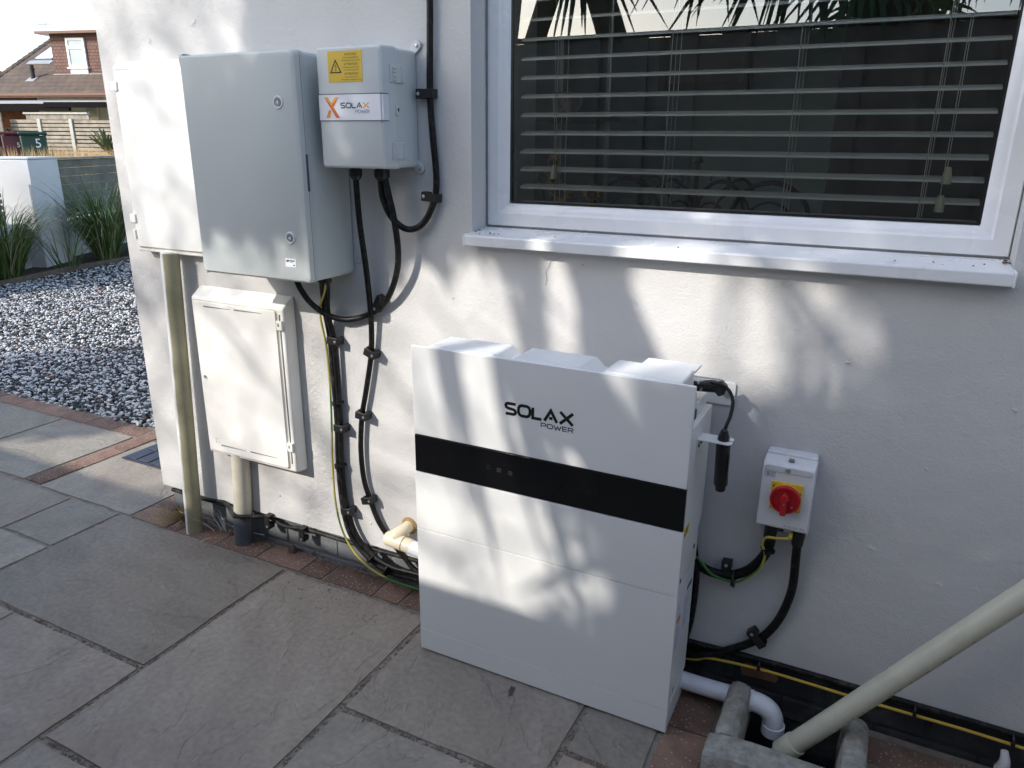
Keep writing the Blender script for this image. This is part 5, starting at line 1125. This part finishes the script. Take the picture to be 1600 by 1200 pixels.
sub(lbox(MB(), -.60, 5.2, .70, 4.4, 5.06, 5.15), 'fascia', 'brown_pvc', dm); sub(lbox(MB(), -.55, 5.2, .74, 4.4, 5.151, 5.24), 'roof_edge', 'white_paint', dm)
sub(lbox(MB(), -.25, 5, .90, 1.0, 3.62, 3.70), 'apron_flashing', 'roof_lead', dm)
wn = []
for (a0, a1, z0, z1) in ((.47, .55, 3.93, 4.93), (1.17, 1.25, 3.93, 4.93), (.55, 1.17, 3.93, 4.01), (.55, 1.17, 4.85, 4.93), (.55, 1.17, 4.56, 4.66)): sub(lbox(MB(), a0, a1, .93, 1.0, z0, z1), 'window_frame', 'white_paint', dm)
sub(lbox(MB(), .55, 1.17, .96, .995, 4.01, 4.56), 'window_pane', 'far_glass', dm); sub(lbox(MB(), .55, 1.17, .96, .995, 4.66, 4.85), 'window_pane', 'far_glass', dm)
sub(lbox(MB(), .42, 1.30, .88, 1.0, 3.88, 3.93), 'window_sill', 'white_paint', dm); sub(lbox(MB(), .49, 1.24, .95, .997, 3.71, 3.88), 'white_panel', 'white_paint', dm)
# skylight and flue on the roof slope
def on_roof(mb, a0, a1, b0, b1, h0, h1): mb.add([L3(a, b, rz_(b)+h) for h in (h0, h1) for a, b in ((a0, b0), (a1, b0), (a1, b1), (a0, b1))], [(0,3,2,1),(4,5,6,7),(0,1,5,4),(1,2,6,5),(2,3,7,6),(3,0,4,7)]); return mb
on_roof(MB(), -2.05, -1.15, 1.95, 3.2, .01, .06).build('skylight_frame', 'slate_ink', bu); on_roof(MB(), -1.98, -1.22, 2.03, 3.12, .062, .07).build('skylight_pane', 'skylight', bu)
on_roof(MB(), -2.15, -1.05, 1.72, 1.95, .01, .025).build('skylight_apron', 'roof_lead', bu)
q = MB(); q.cyl(L3(-.90, .62, 3.3), L3(-.90, .62, 4.0), .08, 12); q.cyl(L3(-.90, .62, 3.82), L3(-.90, .62, 3.86), .10, 12); q.build('flue_pipe', 'black_plastic', bu); on_roof(MB(), -1.08, -.72, .42, .68, .01, .03).build('flue_flashing', 'roof_lead', bu)
q = MB(); q.cyl(L3(-.5, 1.2, 5.2), L3(-.5, 1.2, 5.5), .02, 6); q.cyl(L3(-.8, 1.2, 5.45), L3(-.2, 1.2, 5.45), .015, 6); q.build('aerial', 'chrome', bu)
q = MB(); lbox(q, 1.2, 9, -.10, .015, .3, 2.72); cl = q.build('clad_wall', 'white_clad', bu)
for k in range(12): lbox(MB(), 1.2, 9, -.125, -.101, .3+.2*k, .3+.2*k+.185).build('weatherboard', 'white_clad', bu)
for (a0, a1, z0, z1) in ((1.74, 1.86, 1.85, 2.58), (2.28, 2.36, 1.85, 2.58), (1.86, 2.28, 1.85, 1.95), (1.86, 2.28, 2.2, 2.27), (1.86, 2.28, 2.5, 2.58)): lbox(MB(), a0, a1, -.16, -.126, z0, z1).build('small_window_frame', 'white_clad', bu)
for z0, z1 in ((1.95, 2.2), (2.27, 2.5)): lbox(MB(), 1.86, 2.28, -.14, -.1255, z0, z1).build('small_window_pane', 'far_glass', bu)
ca_ = empty('carport', L3(2, -3, 0), 'grey sheet carport roof with dark beam in front of the bungalow', 'carport')
q = MB(); q.add([L3(-6, -3.2, 2.46), L3(8, -3.2, 2.46), L3(8, -.2, 2.72), L3(-6, -.2, 2.72)], [(0,1,2,3)]); q.build('roof_sheet', 'carport', ca_)
lbox(MB(), -6, 3.9, -3.3, -3.2, 2.24, 2.43).build('beam', 'beam', ca_); lbox(MB(), 3.0, 8, -3.32, -3.21, 2.34, 2.50).build('gutter', 'beam', ca_)
for a in (-4.5, 7): lbox(MB(), a, a+.12, -3.3, -3.18, .3, 2.3).build('post', 'black_plastic', ca_)
# neighbour at the far left: white gable corner
nb = empty('neighbour_house', L3(-6, 2, 0), 'white corner of another house at the far left edge', 'house')
lbox(MB(), -9, -4.9, -.5, 5, .3, 3.05).build('wall', 'white_wall', nb); lbox(MB(), -9, -4.7, -.8, 5.4, 3.05, 3.2).build('fascia', 'white_paint', nb)
q = MB(); q.add([L3(-9, -.9, 3.2), L3(-4.6, -.9, 3.2), L3(-7, -.9, 4.4), L3(-9, 5, 3.2), L3(-4.6, 5, 3.2), L3(-7, 5, 4.4)], [(0,1,2), (1,4,5,2), (0,2,5,3)]); q.build('roof', 'roof_tile', nb)
# panel fence with concrete posts
pf_ = empty('panel_fence', L3(5.3, -6, 0), 'silvered timber panel fence with concrete posts behind the wheelie bins', 'fence')
for (a0, a1) in ((4.30, 5.24), (5.34, 6.28), (6.40, 8.6)):
    for k in range(13):
        z = .55+.105*k
        lbox(MB(), a0, a1, -6.03-random.random()*.02, -6.0, z, z+.080+random.uniform(-.008, .004)).build('board', 'fence_pale', pf_)
lbox(MB(), 4.3, 8.6, -5.985, -5.96, .5, 1.9).build('gap_shade_sheet', 'fence_dark', pf_)  # dark sheet added so the gaps between boards look shaded
for a in (5.24, 6.28): lbox(MB(), a, a+.10, -6.08, -5.98, .5, 1.92).build('post', 'post', pf_)
for k in range(9): lbox(MB(), 4.35+.235*k, 4.35+.235*k+.228, -5.5, -5.47, .5, 2.06).build('tall_board', 'fence_pale', pf_)
lbox(MB(), 4.3, 6.45, -5.54, -5.44, 2.061, 2.11).build('capping', 'post', pf_)
for k in range(4): lbox(MB(), 3.25+.26*k, 3.25+.26*k+.25, -6.3, -6.26, .5, 2.08).build('gate_board', 'fence_grey', pf_)
BR = Vector((.54, .84, 0)).normalized(); BF = Vector((-BR.y, BR.x, 0))       # bins face the road
for (dist, px_a, w_, m, lab, num, ns) in ((22.4, 0, .56, 'bin_green', 'green wheelie bin with white number 5', '5', .30), (22.8, -.42, .50, 'bin_maroon', 'maroon wheelie bin between the black and green bins', '5', .16), (23.2, -.86, .54, 'bin_black', 'black wheelie bin at the left of the bins', None, 0)):
    oc = Vector((1.039, -1.745, 0)) + Vector((-.8497, .5273, 0)).normalized()*dist + BR*px_a + Vector((0, 0, .5))
    def bx(mb, a0, a1, b0, b1, z0, z1, tp_=0):
        mb.add([oc + BR*(a*(1 - (tp_ if z == z0 else 0))) + BF*b + Vector((0, 0, z-.5)) for z in (z0, z1) for a, b in ((a0, b0), (a1, b0), (a1, b1), (a0, b1))], [(0,3,2,1),(4,5,6,7),(0,1,5,4),(1,2,6,5),(2,3,7,6),(3,0,4,7)]); return mb
    e_ = empty('wheelie_bin', oc, lab, 'bin'); h_ = w_/2
    bx(MB(), -h_, h_, 0, .62, .5, 1.46, .12).build('body', m, e_, bevel=.03)
    bx(MB(), -h_-.03, h_+.03, -.05, .68, 1.47, 1.545).build('lid', m, e_, bevel=.03)
    for s_ in (-h_+.03, h_-.08): q = MB(); q.cyl(oc+BR*s_+BF*.60+Vector((0, 0, .1)), oc+BR*(s_+.05)+BF*.60+Vector((0, 0, .1)), .10, 14); q.build('wheel', 'bin_black', e_)
    if num:
        cu = bpy.data.curves.new('n', 'FONT'); cu.body = num; cu.size = ns; cu.resolution_u = 2; cu.align_x = 'CENTER'
        t_ = bpy.data.objects.new('n', cu); COL.objects.link(t_); dgx = bpy.context.evaluated_depsgraph_get(); dgx.update(); me = bpy.data.meshes.new_from_object(t_.evaluated_get(dgx)); bpy.data.objects.remove(t_)
        for vv in me.vertices: vv.co = BR*(.09+vv.co.x) - BF*.012 + Vector((0, 0, .68+vv.co.y))
        me.materials.clear(); link('number', me, 'white_paint', e_)
# dry grass verge in front, yucca
v = []; f = []; rn = random.Random(11)
for _ in range(2600):
    a = rn.uniform(6.9, 11); b = rn.uniform(-9.2, -7.6); h = rn.uniform(.42, .80); A = L3(a, b, .48); wd = .012; t_ = L3(a+rn.gauss(0, .1), b+rn.gauss(0, .1), .48+h); k = len(v)
    v += [tuple(A-E1*wd), tuple(A+E1*wd), tuple(t_)]; f.append((k, k+1, k+2))
for _ in range(300):
    a = rn.uniform(4.3, 6.2); b = rn.uniform(-9.2, -8.3); h = rn.uniform(.2, .8); A = L3(a, b, .48); wd = .012; t_ = L3(a+rn.gauss(0, .1), b+rn.gauss(0, .1), .48+h); k = len(v)
    v += [tuple(A-E1*wd), tuple(A+E1*wd), tuple(t_)]; f.append((k, k+1, k+2))
me = bpy.data.meshes.new('dry_grass'); me.from_pydata(v, [], f); me.update(); tag(link('dry_grass', me, 'dry', kind='stuff'), 'strip of dry straw coloured grass along the far garden', 'grass')
def spiky(name, label, c, n, ln, m, wd, up_=.35):
    q = MB(); rn2 = random.Random(hash(label) % 999)
    for _ in range(n):
        a = rn2.uniform(0, 2*pi); e = rn2.uniform(up_-.5, 1.4); d = Vector((math.cos(a)*math.cos(e), math.sin(a)*math.cos(e), math.sin(e))); L_ = ln*rn2.uniform(.7, 1.15); s_ = d.cross(Vector((0, 0, 1))).normalized()*wd
        P = [c + d*L_*t - Vector((0, 0, .25*L_*t**3)) for t in (0, .35, .7, 1)]
        q.add([P[0]-s_*.6, P[0]+s_*.6, P[1]+s_, P[1]-s_, P[2]+s_*.8, P[2]-s_*.8, P[3]], [(0,1,2,3), (3,2,4,5), (5,4,6)])
    o = q.build(name, m); return tag(o, label, 'plant')
spiky('yucca_plant', 'spiky yucca beside the house corner across the road', L3(9.25, -8.3, 1.05), 46, .85, 'yucca', .035)
q = MB(); rn = random.Random(5)
for _ in range(120):
    z = rn.uniform(.95, 1.6); a = rn.uniform(0, 6.28); rr = .16*(1.7-z); c = L3(6.75, -8.6, z) + Vector((math.cos(a), math.sin(a), 0))*rr*rn.random(); d = Vector((math.cos(a), math.sin(a), .7))*.06; s_ = Vector((0, 0, .018))
    q.quad(c-s_, c+d-s_*.3, c+d+s_*.3, c+s_)
q.cyl(L3(6.75, -8.6, .45), L3(6.75, -8.6, 1.55), .012, 6); tag(q.build('tall_weed', 'hedge'), 'pale green weed in front of the green bin', 'weed')

# ================================================================== behind the camera: fence, palms, neighbour (seen in the glass, casting the shade)
FYB = -2.75
fb = empty('boundary_fence', (0, FYB, 0), 'tall dark timber boundary fence behind the viewer, reflected in the glass', 'fence')
x = -9.0
while x < 5.0:
    MB().box(x, x+.165, FYB-.02-(.022 if int(round(x/.15)) % 2 else 0), FYB-(.022 if int(round(x/.15)) % 2 else 0), 0, 1.995+random.uniform(-.004, .004)).build('board', 'fence_grey', fb); x += .15
MB().box(-9, 5, FYB-.055, FYB+.015, 2.0, 2.025).build('capping', 'fence_dark', fb)

def sunpt(xw, zw, t): return Vector((xw - .61*t, -t, zw + .72*t))      # point whose shadow falls on the wall at (xw, zw)
def wallpt(p): t = -p.y; return p.x + .61*t, p.z - .72*t
def lerp_tab(tab, z):
    if z >= tab[0][0]: return tab[0][1]
    for (z0, a), (z1, b_) in zip(tab, tab[1:]):
        if z >= z1: k = (z-z1)/(z0-z1); return b_ + (a-b_)*k
    return tab[-1][1]
B1L = [(1.05, .165), (.63, .215), (.3, .305), (.05, .40)]; B1R = [(1.05, .275), (.63, .312), (.3, .40), (.05, .45)]
B2L = [(1.05, .335), (.63, .365), (.3, .47), (.05, .58)]; B2R = [(1.05, .475), (.63, .565), (.3, .66), (.05, .70)]
L3R = [(1.05, .71), (.63, .665), (.42, .70), (.3, .66)]
def lit(x, z):
    """gap in the crown: sunlight comes through here"""
    if x < -.74: return z < 1.62 or x < -1.02 or math.sin(x*41+z*13) > -.2
    if -.66 < x < -.23 and z > .885: return z < 1.0 and math.sin(x*55) > .4
    if z < .95 and x < lerp_tab(B1L, z): return True
    if z < 1.07 and x < .15: return (math.sin(x*37)+math.sin(x*83+1)) > -.55 + (z-.95)*7
    if -.19 < x < -.10 and 1.18 < z < 1.33: return abs(x+.145-(1.25-z)*.5) < .022
    if z < 1.16:
        if lerp_tab(B1R, z) < x < lerp_tab(B2L, z) and z > .12: return True
        if lerp_tab(B2R, z) < x < lerp_tab(L3R, z) and z > .42: return (abs(math.sin(x*31+z*9)) > .2)
    for (cx, cz, rx, rz) in ((.80,.95,.05,.10),(.78,1.07,.04,.05),(.905,1.03,.03,.06),(1.03,.80,.025,.05),(1.12,.62,.025,.035),(.60,.25,.03,.06),(.66,.17,.025,.04),(1.02,.98,.035,.045),(1.22,.75,.025,.05),(.45,1.16,.05,.05),(.62,1.16,.05,.04)):
        if ((x-cx)/rx)**2 + ((z-cz)/rz)**2 < 1: return True
    return False
def blade(q, P, W_):
    n = len(P); L_ = []; R_ = []
    for i in range(n):
        d = (P[min(i+1, n-1)]-P[max(i-1, 0)]).normalized(); s_ = d.cross(SUN)
        s_ = (s_.normalized() if s_.length > .05 else Vector((1, 0, 0)))
        L_.append(P[i]+s_*W_[i]); R_.append(P[i]-s_*W_[i])
    q.add(L_+R_, [(i, i+1, n+i+1, n+i) for i in range(n-1)])
def sword_head(q, c, n, ln, rn, wd=.026, down=.6, test=True):
    k = 0; tries = 0
    while k < n and tries < n*14:
        tries += 1
        a = rn.uniform(0, 2*pi); e = math.asin(rn.uniform(-down, 1)); d = Vector((math.cos(a)*math.cos(e), math.sin(a)*math.cos(e), math.sin(e))); L_ = ln*rn.uniform(.65, 1.1); g_ = rn.uniform(.1, .5)*L_
        P = [c + d*L_*t - Vector((0, 0, g_*t*t)) for t in (0, .2, .4, .6, .8, 1)]
        if test and any(lit(*wallpt(p)) for p in P): continue
        w2 = wd*rn.uniform(.8, 1.2); blade(q, P, [w2*.6, w2, w2, w2*.85, w2*.55, w2*.08]); k += 1
def fan_leaf(q, c, d, R_, rn, test=True):
    d = d.normalized(); s_ = d.cross(Vector((0, 0, 1)));  s_ = s_.normalized() if s_.length > .01 else Vector((1, 0, 0)); nn_ = s_.cross(d).normalized()
    for k in range(30):
        a = -1.9 + 3.8*k/29; b_ = d*math.cos(a) + s_*math.sin(a); L_ = R_*(.8+.2*math.cos(a*.7))*rn.uniform(.9, 1.05); dr_ = rn.uniform(.12, .4)
        P = [c + b_*L_*t + nn_*(.06*math.sin(k*pi))*t - Vector((0, 0, dr_*L_*t**3)) for t in (0, .3, .6, .85, 1)]
        if test and any(lit(*wallpt(p)) for p in P[1:]): continue
        w_ = L_*.032; side_ = (d*-math.sin(a) + s_*math.cos(a)).normalized()
        V_ = [P[i]+side_*w for i, w in enumerate((w_*.3, w_, w_*1.05, w_*.6, .001))] + [P[i]-side_*w for i, w in enumerate((w_*.3, w_, w_*1.05, w_*.6, .001))]
        q.add(V_, [(i, i+1, 5+i+1, 5+i) for i in range(4)])
rn = random.Random(21)
def scatter(q, x0, x1, z0, z1, t0, t1, n, ln, wd, test=True):
    """leaves hanging through a crown, named by where their shadow would fall on the wall"""
    k = 0; tries = 0
    while k < n and tries < n*12:
        tries += 1
        c = sunpt(rn.uniform(x0, x1), rn.uniform(z0, z1), rn.uniform(t0, t1)); a = rn.uniform(0, 2*pi); e = rn.uniform(-1.2, .6)
        d = Vector((math.cos(a)*math.cos(e), math.sin(a)*math.cos(e), math.sin(e))); L_ = ln*rn.uniform(.6, 1.1); g_ = rn.uniform(.1, .5)*L_
        P = [c + d*L_*t - Vector((0, 0, g_*t*t)) for t in (-.3, -.1, .1, .3, .5, .7)]
        if test and any(lit(*wallpt(p)) for p in P): continue
        w2 = wd*rn.uniform(.8, 1.2); blade(q, P, [w2*.5, w2, w2, w2*.85, w2*.55, w2*.08]); k += 1
cp = empty('cabbage_palm', (-.95, -3.2, 0), 'cabbage palm with drooping sword leaves behind the boundary fence', 'palm')
q = MB(); q.tube([(-.62, -3.25, -.05), (-.70, -3.25, 1.4), (-.92, -3.22, 2.3), (-1.30, -3.2, 2.9), (-1.52, -3.2, 3.3), (-1.72, -3.2, 3.8)], .09, 12, 6, radii=[.12, .10, .095, .085, .075, .06]); q.build('trunk', 'bark', cp, smooth=True)
q = MB()
for hx, hy, hz, n, ln in ((-1.75, -3.2, 3.95, 80, .8), (-2.1, -3.3, 4.0, 80, .6), (-1.95, -3.5, 4.4, 80, .9)): sword_head(q, Vector((hx, hy, hz)), n, ln, rn, .013)
scatter(q, -.72, .75, 1.0, 2.1, 3.0, 3.6, 900, .42, .012)
scatter(q, -.70, -.05, .98, 1.32, 3.0, 3.6, 620, .15, .011)
def hang(q, tab_l, tab_r, ztop, zbot, n, rn):       # leaves hanging in the two long shade bands
    for _ in range(n):
        k = rn.uniform(.12, .88); t = rn.uniform(3.05, 3.35); P = []; n_ = 8
        za, zb = ztop, rn.uniform(zbot, zbot+.5)
        for i in range(n_):
            z = za + (zb-za)*i/(n_-1); xl, xr = lerp_tab(tab_l, z), lerp_tab(tab_r, z); P.append(sunpt(xl+(xr-xl)*k, z, t))
        wd = .016; blade(q, P, [wd]*(n_-3)+[wd*.8, wd*.5, wd*.1])
hang(q, B1L, B1R, 1.5, .0, 6, rn); hang(q, B2L, B2R, 1.5, -.1, 9, rn)
q.build('crown', 'leaf', cp)
# taller clump further off: its soft shade lies over the right half of the wall
tp_ = empty('tall_cabbage_palm', (-2.2, -6.2, 0), 'tall many headed cabbage palm well behind the boundary fence', 'palm')
for i, pts in enumerate(([(-3.3, -6.3, -.05), (-3.2, -6.3, 2.5), (-2.8, -6.2, 4.4)], [(-3.1, -6.4, -.05), (-2.9, -6.4, 2.5), (-1.7, -6.2, 4.6)])):
    q = MB(); q.tube(pts, .1, 12, 5, radii=[.16, .12, .09]); q.build('trunk', 'bark', tp_, smooth=True)
q = MB()
scatter(q, .45, 2.6, -.25, 1.15, 5.4, 6.4, 1700, .55, .014)
scatter(q, .70, 2.8, 1.1, 2.2, 5.4, 6.4, 700, .6, .015)
scatter(q, -1.9, -.55, .85, 2.2, 5.8, 7.0, 170, .5, .008, False)      # thin outer leaves that only dim the sun
scatter(q, -1.6, .5, -.1, .95, 5.8, 7.0, 120, .5, .007, False)
q.build('crown', 'leaf', tp_)
fp = empty('fan_palm', (.1, -3.6, 0), 'fan palm with large pleated leaves behind the boundary fence', 'palm')
q = MB(); q.tube([(.95, -3.6, -.05), (.92, -3.6, 1.2), (.9, -3.55, 2.5), (.88, -3.5, 2.9)], .11, 14, 5, radii=[.13, .12, .12, .10]); q.build('trunk', 'bark', fp, smooth=True)
q = MB(); qs = MB()
def fans(c0, n, R_, l0, l1):
    for _ in range(n):
        a = rn.uniform(0, 2*pi); e = rn.uniform(-.75, .9); d = Vector((math.cos(a)*math.cos(e), math.sin(a)*math.cos(e)*.8, math.sin(e))); c = c0 + d*rn.uniform(l0, l1) - Vector((0, 0, .15))
        if c.z < 2.05: continue
        if not lit(*wallpt(c)): qs.cyl(c0, c, .010, 5)
        fan_leaf(q, c, d - Vector((0, 0, .3)), R_, rn)
fans(Vector((.88, -3.5, 2.95)), 13, .55, .4, .9)
fans(Vector((1.6, -3.3, 2.9)), 8, .5, .4, .8)
q.build('crown', 'fan', fp); qs.build('leaf_stalks', 'bark', fp)
q = MB()
for hx, hy, hz, n, ln in ((.35, -3.1, 2.8, 170, .85), (-.25, -3.4, 2.9, 60, .7), (-1.1, -3.3, 2.75, 60, .65)): sword_head(q, Vector((hx, hy, hz)), n, ln, rn, .02, .95)
q.build('hanging_leaves', 'leaf', cp)
# a leafy street tree whose shadow crosses the gravel
st_ = empty('street_tree', (-6.7, -5.0, 0), 'small leafy tree out by the road behind the viewer', 'tree')
q = MB(); q.tube([(-6.9, -5.2, -.05), (-6.9, -5.2, 2), (-6.8, -5.1, 3.4)], .09, 10, 4, radii=[.12, .1, .06]); q.build('trunk', 'bark', st_, smooth=True)
q = MB()
for _ in range(1500):
    d = Vector((rn.gauss(0, 1), rn.gauss(0, 1), rn.gauss(0, 1))).normalized()*rn.random()**.4; c = Vector((-6.75+d.x*1.05, -5.0+d.y*.8, 4.15+d.z*.42)); a = Vector((rn.gauss(0, 1), rn.gauss(0, 1), rn.gauss(0, 1))).normalized(); b_ = a.orthogonal().normalized()
    q.quad(c-a*.07, c+b_*.045, c+a*.07, c-b_*.045)
q.build('crown', 'hedge', st_)
